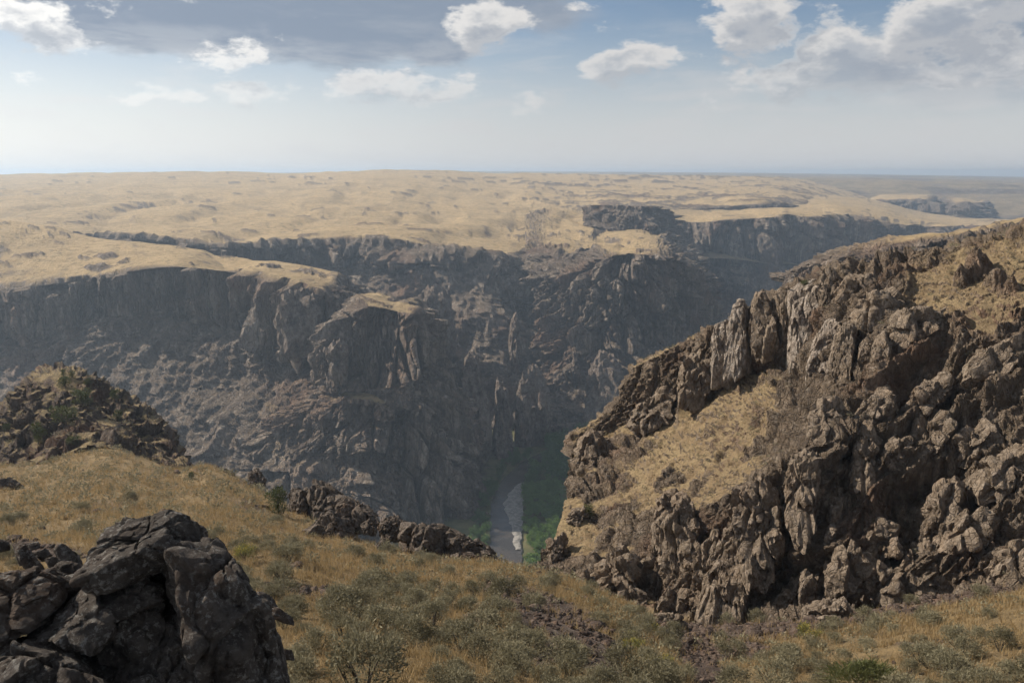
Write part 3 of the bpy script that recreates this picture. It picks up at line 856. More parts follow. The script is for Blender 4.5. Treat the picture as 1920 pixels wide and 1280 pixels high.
# S10: the slope in front
S10 = [
    [(-700, 900, 150), (-700, 850, 120), (-700, 880, 100), (-700, 940, 74), (-700, 1050, 42), (-700, 1150, 26), (-700, 1280, 15.5), (-700, 1600, 7.0), (-700, 2300, 3.2)],
    [(-100, 960, 160), (-60, 868, 124), (-60, 900, 104), (-50, 955, 76), (-40, 1050, 43), (-40, 1150, 27), (-50, 1280, 15.5), (-100, 1600, 7.0), (-300, 2300, 3.2)],
    [(60, 970, 165), (60, 868, 130), (60, 895, 108), (60, 950, 78), (60, 1050, 43), (60, 1150, 27), (60, 1280, 15.5), (40, 1600, 7.0), (-100, 2300, 3.2)],
    [(200, 980, 165), (200, 838, 132), (200, 880, 108), (200, 945, 78), (200, 1050, 43), (200, 1150, 27), (200, 1280, 15.5), (200, 1600, 7.0), (100, 2300, 3.2)],
    [(330, 990, 160), (330, 878, 126), (330, 905, 106), (330, 960, 77), (330, 1055, 43), (330, 1150, 27), (330, 1280, 15.5), (330, 1600, 7.0), (330, 2300, 3.2)],
    [(400, 1000, 150), (395, 872, 122), (395, 905, 103), (395, 962, 76), (400, 1060, 43), (400, 1150, 27), (400, 1280, 15.5), (400, 1600, 7.0), (400, 2300, 3.2)],
    [(480, 1010, 140), (478, 912, 112), (476, 935, 98), (476, 980, 74), (480, 1065, 43), (480, 1150, 27), (480, 1280, 15.5), (480, 1600, 7.0), (500, 2300, 3.2)],
    [(560, 1050, 125), (556, 962, 98), (556, 978, 88), (556, 1010, 68), (560, 1075, 42), (560, 1155, 27), (560, 1280, 15.5), (560, 1600, 7.0), (600, 2300, 3.2)],
    [(650, 1100, 105), (650, 1004, 82), (650, 1020, 74), (650, 1050, 60), (650, 1095, 42), (650, 1165, 27), (650, 1280, 15.5), (650, 1600, 7.0), (700, 2300, 3.2)],
    [(750, 1120, 100), (750, 1034, 78), (750, 1047, 71), (750, 1070, 58), (750, 1110, 42), (750, 1175, 27), (750, 1280, 15.7), (750, 1600, 7.0), (780, 2300, 3.2)],
    [(850, 1120, 100), (850, 1048, 76), (850, 1056, 70), (850, 1075, 58), (850, 1115, 43), (850, 1180, 28), (850, 1280, 16.2), (860, 1600, 7.2), (900, 2300, 3.2)],
    [(950, 1125, 98), (950, 1060, 75), (950, 1066, 70), (950, 1084, 58), (950, 1122, 44), (950, 1185, 29), (950, 1280, 17.5), (960, 1600, 7.6), (960, 2300, 3.3)],
    [(1060, 1130, 92), (1060, 1084, 70), (1060, 1090, 66), (1060, 1105, 56), (1060, 1140, 44), (1060, 1195, 31), (1060, 1280, 19.5), (1060, 1600, 8.4), (1060, 2300, 3.5)],
    [(1150, 1150, 84), (1150, 1120, 64), (1150, 1126, 60), (1150, 1138, 53), (1150, 1166, 44), (1150, 1210, 34), (1150, 1280, 23), (1160, 1600, 9.5), (1160, 2300, 3.8)],
    [(1235, 1180, 80), (1235, 1160, 62), (1235, 1168, 57), (1235, 1180, 51), (1235, 1200, 45), (1235, 1232, 37), (1235, 1280, 27), (1260, 1600, 11), (1260, 2300, 4)],
    [(1310, 1185, 82), (1310, 1172, 66), (1310, 1182, 60), (1310, 1196, 54), (1310, 1214, 48), (1310, 1242, 40), (1310, 1280, 31), (1330, 1600, 12.5), (1350, 2300, 4.2)],
    [(1420, 1175, 84), (1420, 1162, 68), (1420, 1172, 62), (1420, 1186, 56), (1420, 1206, 50), (1420, 1236, 41), (1420, 1280, 32), (1440, 1600, 13), (1450, 2300, 4.2)],
    [(1600, 1160, 84), (1600, 1142, 68), (1600, 1152, 62), (1600, 1168, 55), (1600, 1192, 48), (1600, 1228, 39), (1600, 1280, 30), (1620, 1600, 12.5), (1650, 2300, 4.2)],
    [(1780, 1130, 84), (1780, 1104, 68), (1780, 1116, 61), (1780, 1136, 53), (1780, 1166, 45), (1780, 1212, 36), (1780, 1280, 27), (1800, 1600, 11.5), (1850, 2300, 4.2)],
    [(1960, 1110, 80), (1960, 1076, 66), (1960, 1090, 59), (1960, 1112, 51), (1960, 1146, 42), (1960, 1200, 33), (1960, 1280, 24), (2000, 1600, 10.5), (2050, 2300, 4.2)],
    [(2500, 1050, 80), (2500, 1010, 62), (2500, 1030, 54), (2500, 1060, 46), (2500, 1110, 38), (2500, 1180, 29), (2500, 1280, 21), (2600, 1600, 9), (2700, 2300, 4.2)]]


def near_disp(P, N):
    d = fbm(P / 14.0, 3, 2.0) * 0.7 + fbm(P / 3.5, 3, 7.0) * 0.22 + fbm(P / 0.9, 3, 9.0) * 0.06
    near = sstep(P[:, 1], 5, 14)
    g1, g2, gid, gt = worley(P / 1.2, 3.0)
    m = fbm(P / np.array([9, 9, 9], np.float32), 3, 31.0)
    oc = sstep(m, 0.42, 0.62)
    d = d * near + oc * (0.6 - g1) * 0.5
    return d, {"tint": gid, "oc": oc, "gs": 3.0, "m": m}


def to_pix(P):
    c, s = math.cos(PITCH), math.sin(PITCH)
    dep = P[:, 1] * c - P[:, 2] * s
    return 960 + F * P[:, 0] / dep, 640 - F * (P[:, 1] * s + P[:, 2] * c) / dep


def seg_mask(px, py, a, b, w):
    """1 inside a strip of half width w round the segment a-b"""
    ax, ay = a
    bx, by = b
    t = np.clip(((px - ax) * (bx - ax) + (py - ay) * (by - ay)) / ((bx - ax) ** 2 + (by - ay) ** 2), 0, 1)
    d = np.hypot(px - ax - t * (bx - ax), (py - ay - t * (by - ay)) * 1.3)
    return 1 - d / w


# patches of broken stone on the slope, as strips (start, end, half width) seen from the rim
SCREE = [((930, 1100), (1000, 1140), 40), ((1000, 1140), (1110, 1200), 62), ((1060, 1190), (1130, 1240), 62), ((1150, 1215), (1010, 1235), 30),
         ((490, 1098), (640, 1112), 20), ((1240, 1180), (1420, 1185), 34), ((1420, 1180), (1620, 1150), 34), ((1620, 1145), (1930, 1085), 34),
         ((1290, 1210), (1330, 1270), 46), ((1330, 1225), (1420, 1220), 26), ((20, 1020), (140, 1040), 30), ((880, 1160), (900, 1150), 16)]


def scree_mask(P):
    px, py = to_pix(P)
    m = np.full(len(P), -9.0)
    for a, b, w in SCREE:
        m = np.maximum(m, seg_mask(px, py, a, b, w))
    return sstep(m + 0.45 * fbm(P / 2.2, 3, 15.0), 0.10, 0.45)


def near_grass(P, N, grass, info):
    bare = sstep(info["oc"], .2, .6) * 0.8
    bare = np.maximum(bare, scree_mask(P))
    return 1 - bare


land("near_slope", S10, 380, 220, NEAR_MAT, near_disp, gfun=near_grass, smv=0.4)

# ------------------------------------------------------------------ river and canyon floor
RIVER_Z = -250.0


def on_river(px, py, dz=0.0):
    d = pix_dir(px, py)
    return d * ((RIVER_Z + dz) / d[2])


def simple_mat(name, c0, c1, scale, rough=0.9, bstr=0.4, bdist=0.1, c2=None, spec=0.15):
    m, N, b = new_mat(name)
    pos = N.n("ShaderNodeNewGeometry").outputs["Position"]
    n1 = N.noise(pos, scale, 6, 0.65)
    c = N.mix(N.smooth(n1, 0.34, 0.66), c0, c1)
    if c2:
        c = N.mix(N.math('MULTIPLY', N.smooth(N.noise(pos, scale * 5, 4, 0.6), 0.55, 0.7), 0.6), c, c2)
    N.l(c, b.inputs["Base Color"])
    b.inputs["Roughness"].default_value = rough
    b.inputs["Specular IOR Level"].default_value = spec
    bump(N, b, N.noise(pos, scale * 4, 6, 0.65), bstr, bdist)
    return m


def ribbon(name, left, right, mat, n=90, m=10, dz=0.0, amp=0.0, seed=0.0, wob=0.0, kind="structure"):
    """strip of ground between two bank lines given in photo pixels at river level"""
    def line(pts):
        A = np.array([on_river(x, y, dz) for x, y in pts])
        w = np.linalg.norm(np.diff(A, axis=0), axis=1)
        return interp(A, spread(w, n), 0.7)
    Lp, Rp = line(left), line(right)
    t = np.linspace(0, 1, m)[None, :, None]
    P = (Lp[:, None, :] * (1 - t) + Rp[:, None, :] * t).reshape(-1, 3)
    if wob:
        P[:, 0] += fbm(P / 9.0, 3, seed) * wob
    if amp:
        edge = np.tile(np.sin(np.linspace(0, math.pi, m)), n)
        P[:, 2] += (fbm(P / 4.0, 4, seed) * 0.5 + 0.5) * amp * edge
    G = P.reshape(n, m, 3)
    fc = grid_faces(n, m)
    me = mesh_from(name, P, fc, mat, True)
    return obj(name, me, kind=kind)


FLOOR_MAT = simple_mat("river_flat_earth", (0.07, 0.08, 0.032), (0.14, 0.125, 0.06), 0.08, c2=(0.07, 0.08, 0.03))
m, N, b = new_mat("river_water")
pos = N.n("ShaderNodeNewGeometry").outputs["Position"]
N.l(N.mix(N.smooth(N.noise(pos, 0.05, 4, 0.6), 0.4, 0.6), (0.04, 0.034, 0.027), (0.065, 0.054, 0.042)), b.inputs["Base Color"])
b.inputs["Roughness"].default_value = 0.15
b.inputs["Specular IOR Level"].default_value = 0.4
bump(N, b, N.noise(N.vmath('MULTIPLY', pos, (1, 1, 1)), 0.9, 5, 0.7), 0.5, 0.25)
WATER_MAT = m
GRAVEL_MAT = simple_mat("gravel_bar", (0.17, 0.16, 0.145), (0.32, 0.30, 0.27), 0.35, c2=(0.08, 0.075, 0.065), bstr=0.8, bdist=0.4)

gx, gy = np.meshgrid(np.linspace(-1000, 1000, 120), np.linspace(250, 1250, 80), indexing='ij')
fp = np.stack([gx.ravel(), gy.ravel(), np.full(gx.size, RIVER_Z - 0.9)], 1)
fp[:, 2] += fbm(fp / 40.0, 3, 2.0) * 0.4
obj("canyon_floor", mesh_from("canyon_floor", fp, grid_faces(120, 80)[:, ::-1], FLOOR_MAT), kind="structure")
ribbon("river", [(905, 1150), (918, 1075), (919, 1000), (921, 945), (938, 905), (962, 880), (985, 862), (1030, 842), (1090, 822)],
       [(985, 1150), (978, 1075), (978, 1000), (975, 940), (978, 908), (998, 884), (1022, 866), (1062, 848), (1110, 828)], WATER_MAT, 140, 12, dz=0.0, wob=1.5, seed=9.0)
ribbon("gravel_bar", [(966, 1030), (960, 992), (950, 962), (945, 945), (955, 925), (966, 912), (974, 905)],
       [(974, 1030), (980, 992), (982, 962), (981, 945), (980, 925), (981, 912), (982, 905)], GRAVEL_MAT, 90, 14, dz=0.15, amp=0.9, seed=5.0, wob=2.0)

# ------------------------------------------------------------------ rocks
_ico = {}


def ico(level):
    if level not in _ico:
        bm = bmesh.new()
        bmesh.ops.create_icosphere(bm, subdivisions=level, radius=1.0)
        bm.verts.ensure_lookup_table()
        v = np.array([x.co[:] for x in bm.verts], np.float32)
        f = np.array([[q.index for q in x.verts] for x in bm.faces], np.int32)
        bm.free()
        _ico[level] = (v, f)
    return _ico[level]


def rock_material(name, cols, unit, lichen=None, lich_amt=0.5, bstr=0.9, joints=1.5, cw=0.5):
    m, N, b = new_mat(name)
    pos = N.n("ShaderNodeNewGeometry").outputs["Position"]
    n1 = N.noise(pos, 1.0 / unit, 6, 0.65)
    n2 = N.noise(pos, 7.0 / unit, 6, 0.7)
    n3 = N.noise(pos, 0.3 / unit, 3, 0.5)
    st = N.noise(N.vmath('MULTIPLY', pos, (1, 1, 0.14)), 1.6 / unit, 5, 0.6)
    c = N.mix(N.smooth(n1, 0.33, 0.67), cols[0], cols[1])
    c = N.mix(N.math('MULTIPLY', N.smooth(st, 0.52, 0.72), 0.5), c, cols[2])
    c = N.mix(N.math('MULTIPLY', N.smooth(n3, 0.52, 0.66), 0.5), c, cols[3])
    tint = attr(N, "tint")
    c = N.mix(0.75, c, N.mix(tint, (0.58, 0.55, 0.54), (1.36, 1.33, 1.28)), 'MULTIPLY')
    if lichen:
        sp = N.math('MULTIPLY', N.smooth(n2, 0.50, 0.62), N.smooth(n1, 0.38, 0.60))
        c = N.mix(N.math('MULTIPLY', sp, lich_amt), c, lichen)
    c = N.mix(N.math('MULTIPLY', N.smooth(N.noise(pos, 13.0 / unit, 4, 0.7), 0.56, 0.7), 0.4), c, tuple(0.5 * k for k in cols[0]))
    N.l(c, b.inputs["Base Color"])
    mot = N.noise(pos, 2.6 / unit, 6, 0.7)
    c = N.mix(N.math('MULTIPLY', N.smooth(mot, 0.42, 0.62), 0.45), c, cols[2])
    c = N.mix(N.math('MULTIPLY', N.smooth(mot, 0.50, 0.34), 0.55), c, tuple(0.55 * k for k in cols[0]))
    ck = N.math('MULTIPLY', cracks(N, pos, 1.0 / joints), cracks(N, pos, 2.9 / joints, 0.6, 0.09))
    c = N.mix(N.math('MULTIPLY', N.math('SUBTRACT', 1.0, ck), 0.6 * cw), c, tuple(0.45 * k for k in cols[0]))
    N.l(c, b.inputs["Base Color"])
    h = N.math('ADD', N.noise(pos, 4.0 / unit, 8, 0.7), N.math('MULTIPLY', n2, 0.5))
    h = N.math('MULTIPLY_ADD', ck, 0.8 * cw, h)
    bump(N, b, h, bstr, 0.2 * unit)
    return m


BOULDER_MAT = rock_material("dark_lichened_basalt", ((0.040, 0.035, 0.031), (0.075, 0.064, 0.055), (0.10, 0.088, 0.078), (0.085, 0.052, 0.032)), 0.45,
                            lichen=(0.27, 0.26, 0.235), lich_amt=0.85, joints=1.0, cw=0.16)
OUTCROP_MAT = rock_material("grey_brown_outcrop", ((0.085, 0.068, 0.055), (0.14, 0.112, 0.09), (0.21, 0.18, 0.15), (0.15, 0.095, 0.06)), 1.6)
FIN_MAT = rock_material("brown_ridge_rock", ((0.150, 0.117, 0.085), (0.235, 0.184, 0.136), (0.33, 0.275, 0.22), (0.21, 0.15, 0.10)), 1.5, bstr=1.0)
PALE_MAT = rock_material("pale_streaked_rock", ((0.21, 0.17, 0.135), (0.30, 0.25, 0.20), (0.52, 0.46, 0.40), (0.25, 0.19, 0.14)), 2.6)
FARROCK_MAT = rock_material("far_spire_rock", ((0.105, 0.080, 0.064), (0.17, 0.135, 0.108), (0.26, 0.225, 0.19), (0.18, 0.115, 0.08)), 10.0, joints=9.0)


def rock_shape(C, planes, ext, level, k, rough, seed, joint=None, zs=0.55):
    """rounded polytope: planes (normal, distance) about C; ext = three axis vectors for spreading the vertices"""
    v, f = ico(level)
    d = v @ np.asarray(ext, np.float32)
    d /= np.linalg.norm(d, axis=1, keepdims=True)
    acc = np.zeros(len(d))
    for n, h in planes:
        c = np.maximum(d @ n, 0) / max(h, 1e-3)
        acc += c ** k
    r = acc ** (-1.0 / k)
    P = (C + d * r[:, None]).astype(np.float32)
    size = float(np.median(r))
    # joints and breakage in world space
    J = joint or size * 0.55
    w = P / (1.6 * J)
    Q = P + np.stack([perlin(w, seed), perlin(w, seed + 5), perlin(w, seed + 9)], 1) * J * 0.35
    f1, f2, cid, ft = worley(Q * np.array([1, 1, zs], np.float32) / J, seed)
    e = sstep(f2 - f1, 0, 0.15)
    disp = (ft * 0.75 + (cid - 0.5) * 0.75 * e - (1 - e) * 0.42) * J * rough
    g1, g2, gid, gt = worley(Q * np.array([1, 1, 0.5 + zs], np.float32) / (0.42 * J), seed + 19)
    ge = sstep(g2 - g1, 0, 0.18)
    disp += (gt * 0.8 + (gid - 0.5) * 0.8 * ge - (1 - ge) * 0.35) * 0.42 * J * rough
    disp += fbm(P / (0.5 * J), 3, seed + 3, 0.6) * J * 0.20 * rough
    disp += perlin(P / np.array([2.5 * J, 2.5 * J, 0.3 * J], np.float32), seed) * J * 0.16 * rough
    cid = 0.55 * cid + 0.45 * gid
    P = P + d * disp[:, None]
    return P, f, cid


def view_frame(C):
    v = C / np.linalg.norm(C)
    r = np.cross(v, (0, 0, 1.0)); r /= np.linalg.norm(r)
    u = np.cross(r, v)
    return v, r, u


def rock(name, outline, D, mat, label, cat="rock", group=None, thick=0.8, level=4, k=14, rough=1.0, facets=(), seed=None, joint=None,
         lean=0.12, back=1.0, nf=4, parent=None, zs=0.55, grow=1.05, jf=0.30):
    """a solid rock whose silhouette follows `outline` (photo pixels, roughly convex) standing D metres ahead"""
    global _rock_n
    o2 = np.array(outline, float)
    c2 = o2.mean(0)
    C = P3(c2[0], c2[1], D)
    v, r, u = view_frame(C)
    dep = C @ v
    q = np.array([P3(x, y, D) for x, y in outline])
    q = q * (dep / (q @ v))[:, None] - C
    Q = np.stack([q @ r, q @ u], 1)
    if seed is None:
        seed = float(abs(hash((round(c2[0]), round(c2[1])))) % 977)
    rs = np.random.default_rng(int(seed) + 1)
    area = 0.5 * np.sum(Q[:, 0] * np.roll(Q[:, 1], -1) - Q[:, 1] * np.roll(Q[:, 0], -1))
    if area < 0:
        Q = Q[::-1]
    size = math.sqrt(abs(area))
    t = thick * size * 0.5
    planes = []
    for a, b_ in zip(Q, np.roll(Q, -1, axis=0)):
        e = b_ - a
        L = np.hypot(*e)
        if L < 1e-6:
            continue
        m2 = np.array([e[1], -e[0]]) / L
        h = m2 @ a
        if h <= 0.02 * size:
            continue
        n = m2[0] * r + m2[1] * u + v * rs.normal(0, lean)
        n /= np.linalg.norm(n)
        planes.append((n, h))
    planes.append((-v * 0.96 + u * 0.28 + r * rs.normal(0, .1), t))
    planes.append((v, t * back))
    planes.append((-u * .9 + v * .3, size * 0.9))
    for _ in range(nf):
        dn = -v * rs.uniform(0.25, 0.9) + u * rs.normal(0.25, 0.5) + r * rs.normal(0, 0.6)
        dn /= np.linalg.norm(dn)
        sup = max(np.max(Q[:, 0] * (dn @ r) + Q[:, 1] * (dn @ u)), 0) * 0.8 + t * abs(dn @ v)
        planes.append((dn, sup * rs.uniform(0.72, 0.92)))
    for (fr, fu, fv, frac) in facets:
        dn = fr * r + fu * u - fv * v
        dn /= np.linalg.norm(dn)
        sup = max(np.max(Q[:, 0] * (dn @ r) + Q[:, 1] * (dn @ u)), 0) * 0.8 + t * abs(dn @ v)
        planes.append((dn, sup * frac))
    planes = [(np.asarray(n) / np.linalg.norm(n), h * grow) for n, h in planes]
    w, hgt = np.ptp(Q[:, 0]) / 2, np.ptp(Q[:, 1]) / 2
    ext = np.stack([r * w, u * hgt, -v * t])
    if size * F / D > 105 and level == 5:
        level = 6
    P, f, cid = rock_shape(C, planes, ext, level, k, rough, seed, joint or size * jf, zs)
    base = C.copy()
    me = mesh_from(name, P - base, f, mat, True, {"tint": cid}, sharp=40)
    o = obj(name, me, parent, label, cat, group)
    o.location = base
    return o


def sheet_depth(outline, sheet):
    """distance ahead of a sheet of land where the rock is to stand"""
    c = np.mean(np.array(outline, float), axis=0)
    P = SHEETS[sheet]["base"]
    x, y = to_pix(P)
    d = np.hypot(x - c[0], y - c[1])
    ok = np.where(d < max(6.0, d.min() + 2))[0]
    return float(np.min(P[ok, 1]))


NB = "boulders piled in front"
B = BOULDER_MAT
kw = dict(mat=B, cat="boulder", group=NB, jf=0.5, level=5, thick=1.1, k=24, rough=0.26, grow=1.13)
rock("boulder", [(162, 1071), (204, 995), (248, 974), (309, 965), (362, 987), (371, 1030), (277, 1077), (178, 1095)], 8.2,
     label="tilted slab boulder lying on top of the dark boulder pile", facets=[(-0.25, 0.80, 0.55, 0.50), (0.1, -0.5, 0.85, 0.8)], nf=1, **kw)
rock("boulder", [(309, 1057), (365, 1035), (408, 1030), (437, 1057), (472, 1112), (505, 1162), (519, 1232), (522, 1320), (365, 1330), (346, 1202), (315, 1127)], 8.0,
     label="largest rounded dark boulder at the right end of the pile", facets=[(0.3, 0.75, 0.6, 0.78)], nf=2, **kw)
rock("boulder", [(345, 1262), (430, 1240), (515, 1238), (552, 1330), (560, 1460), (340, 1460)], 7.7,
     label="dark boulder at the foot of the largest rounded boulder", nf=3, **kw)
rock("boulder", [(178, 1103), (271, 1080), (297, 1100), (301, 1127), (262, 1149), (204, 1159), (186, 1138)], 8.0,
     label="flat-topped block wedged right under the tilted slab", facets=[(-0.2, 0.85, 0.45, 0.55)], nf=1, **kw)
rock("boulder", [(200, 1162), (257, 1147), (298, 1128), (300, 1190), (276, 1236), (242, 1246), (212, 1202)], 7.9,
     label="middle block with a rusty lower corner below the wedged block", nf=3, **kw)
rock("boulder", [(178, 1211), (204, 1192), (231, 1222), (230, 1244), (185, 1240)], 7.7,
     label="smallest dark stone wedged in the middle of the boulder pile", nf=3, **kw)
rock("boulder", [(228, 1243), (290, 1186), (324, 1178), (352, 1217), (372, 1300), (380, 1460), (215, 1460)], 7.8,
     label="steep dark boulder beside the long diagonal crack", nf=3, **kw)
rock("boulder", [(-130, 1120), (-20, 1086), (44, 1071), (102, 1078), (150, 1103), (117, 1130), (58, 1175), (-20, 1215), (-130, 1230)], 7.9,
     label="broad dark boulder at the left edge, upper one of two", facets=[(-0.2, 0.75, 0.6, 0.62)], nf=2, **kw)
rock("boulder", [(58, 1176), (110, 1140), (160, 1098), (180, 1121), (203, 1158), (202, 1190), (175, 1219), (122, 1217), (80, 1198)], 7.7,
     label="grey block with a sloping sunlit top between two dark boulders", facets=[(-0.45, 0.75, 0.45, 0.45)], nf=1, **kw)
rock("boulder", [(-120, 1290), (0, 1215), (50, 1182), (80, 1200), (104, 1220), (178, 1230), (218, 1252), (236, 1300), (236, 1460), (-120, 1460)], 7.4,
     label="wide dark boulder filling the bottom corner", facets=[(-0.4, 0.75, 0.45, 0.60)], nf=2, **kw)
rock("boulder", [(88, 1078), (118, 1054), (150, 1060), (163, 1090), (150, 1108), (100, 1100)], 9.2,
     label="small rounded boulder behind the pile, left of the slab", nf=3, **kw)
rock("boulder", [(140, 1110), (230, 1075), (330, 1060), (385, 1110), (400, 1300), (380, 1460), (60, 1460), (90, 1200)], 8.75,
     label="filler boulder added deep in the pile, closing the gaps with dark rock", nf=1, **kw)  # backing rock added so the gaps between boulders stay dark
kw2 = dict(mat=B, cat="stone", group="angular stones behind the boulder pile", level=4, thick=1.0, k=18, rough=0.3)
for pts, D, lab in [
        ([(20, 1015), (42, 1012), (64, 1040), (86, 1068), (70, 1080), (40, 1060)], 10.6, "long leaning stone behind the boulder pile"),
        ([(50, 1020), (72, 1015), (76, 1026), (58, 1032)], 11.4, "small flat stone behind the leaning stone"),
        ([(100, 1030), (118, 1020), (136, 1032), (156, 1058), (150, 1070), (112, 1052)], 10.4, "sloping block just behind the small rounded boulder"),
        ([(62, 1036), (84, 1028), (98, 1040), (80, 1052)], 10.8, "square stone among the stones behind the pile"),
        ([(84, 1046), (108, 1044), (114, 1060), (92, 1064)], 10.3, "dark stone touching the sloping block"),
        ([(-10, 1010), (14, 1014), (20, 1030), (-10, 1036)], 11.5, "stone at the left frame edge above the pile"),
        ([(476, 1112), (492, 1108), (512, 1122), (522, 1140), (496, 1140)], 14.0, "brown wedge stone right of the largest boulder"),
        ([(500, 1142), (520, 1138), (548, 1158), (552, 1172), (514, 1160)], 13.5, "cracked stone below the brown wedge stone"),
        ([(516, 1215), (545, 1218), (552, 1236), (520, 1234)], 13.0, "low stone beside the foot of the largest boulder"),
        ([(520, 1262), (540, 1270), (546, 1300), (516, 1300)], 11.0, "stone by the bottom edge right of the pile")]:
    rock("stone", pts, D, label=lab, nf=4, **kw2)

kw = dict(mat=OUTCROP_MAT, cat="outcrop", group="rock outcrops on the near rim", level=5, thick=1.2, k=22, rough=0.45, back=0.8, jf=0.42)
for pts, D, lab in [
        ([(540, 940), (560, 916), (590, 920), (604, 950), (600, 985), (545, 985)], 97, "outcrop right beside the lone round juniper"),
        ([(578, 930), (594, 908), (622, 916), (650, 946), (655, 990), (590, 990)], 95, "highest pale-topped outcrop on the near rim"),
        ([(628, 940), (640, 930), (672, 944), (698, 958), (704, 985), (650, 1010)], 92, "outcrop sloping down right of the highest one"),
        ([(560, 998), (600, 976), (633, 966), (652, 970), (656, 1036), (633, 1032), (574, 1020)], 79, "big square block jutting from the golden slope"),
        ([(655, 1020), (675, 1018), (690, 1048), (658, 1042)], 76, "low dark wedge beside the big square block"),
        ([(678, 982), (697, 972), (708, 990), (704, 1004), (684, 1000)], 88, "small knob between two outcrop groups"),
        ([(706, 988), (722, 976), (742, 966), (764, 984), (768, 1010), (716, 1012)], 84, "knobbly outcrop behind the dark block"),
        ([(756, 990), (787, 982), (834, 992), (838, 1050), (793, 1058), (757, 1044)], 77.5, "dark flat-faced block at the middle of the rim"),
        ([(834, 998), (849, 991), (892, 1016), (920, 1034), (944, 1058), (890, 1064), (834, 1056)], 78, "sunlit outcrop tapering toward the river"),
        ([(695, 1028), (717, 1014), (742, 1032), (742, 1056), (706, 1054)], 75.5, "dark lump in front of the knobbly outcrop"),
        ([(838, 1044), (872, 1034), (936, 1060), (930, 1070), (845, 1062)], 73, "low slabs at the foot of the tapering outcrop"),
        ([(436, 946), (470, 944), (510, 956), (540, 978), (516, 986), (452, 968)], 91, "dark ledge on the slope left of the juniper"),
        ([(386, 926), (394, 919), (403, 925), (404, 940), (388, 940)], 98, "single upright dark boulder on the open slope"),
        ([(408, 886), (424, 880), (440, 890), (438, 902), (410, 902)], 118, "dark stone on the saddle near the knoll"),
        ([(468, 886), (484, 880), (498, 898), (496, 912), (470, 908)], 112, "brown block on the saddle above the juniper"),
        ([(-20, 905), (20, 896), (50, 916), (60, 935), (0, 935)], 96, "low dark ledge at the left frame edge")]:
    rock("outcrop", pts, D, label=lab, **kw)

kw = dict(cat="rock pillar", group="rock pillars on the right ridge", level=5, thick=1.15, k=24, rough=0.42, back=1.2, zs=0.2, grow=1.08)
for pts, D, lab, mt in [
        ([(1334, 664), (1342, 610), (1364, 606), (1379, 625), (1380, 724), (1332, 724)], 197, "pale pillar left of the thin pinnacle", PALE_MAT),
        ([(1374, 619), (1379, 572), (1387, 562), (1397, 564), (1401, 587), (1410, 625), (1409, 718), (1375, 718)], 196, "thin pinnacle with a rounded head", PALE_MAT),
        ([(1406, 609), (1416, 559), (1432, 546), (1450, 554), (1454, 609), (1470, 661), (1455, 695), (1412, 690)], 194, "broad pillar just right of the thin pinnacle", FIN_MAT),
        ([(1450, 600), (1454, 549), (1476, 538), (1481, 564), (1478, 690), (1458, 690)], 191, "narrow pillar between two broad ones", FIN_MAT),
        ([(1474, 640), (1478, 540), (1500, 527), (1532, 531), (1539, 577), (1531, 625), (1522, 690), (1474, 690)], 188, "widest pillar with a white streak", PALE_MAT),
        ([(1535, 560), (1540, 518), (1558, 507), (1573, 528), (1570, 566), (1556, 640), (1537, 640)], 178, "pillar joining the row to the upper slope", FIN_MAT),
        ([(1506, 690), (1530, 640), (1545, 603), (1565, 598), (1573, 620), (1560, 730), (1515, 740)], 158, "tan buttress below the upper slope", PALE_MAT),
        ([(1558, 700), (1570, 622), (1590, 606), (1604, 625), (1600, 715), (1575, 740)], 150, "brown buttress beside the tan buttress", FIN_MAT),
        ([(1612, 700), (1613, 648), (1626, 634), (1637, 645), (1632, 705)], 134, "small knob-headed pillar on the rocky face", FIN_MAT),
        ([(1630, 690), (1638, 645), (1660, 632), (1672, 660), (1662, 700), (1640, 715)], 131, "squat pillar next to the knob-headed one", FIN_MAT)]:
    rock("rock_pillar", pts, sheet_depth(pts, "right_ridge"), mt, label=lab, **kw)

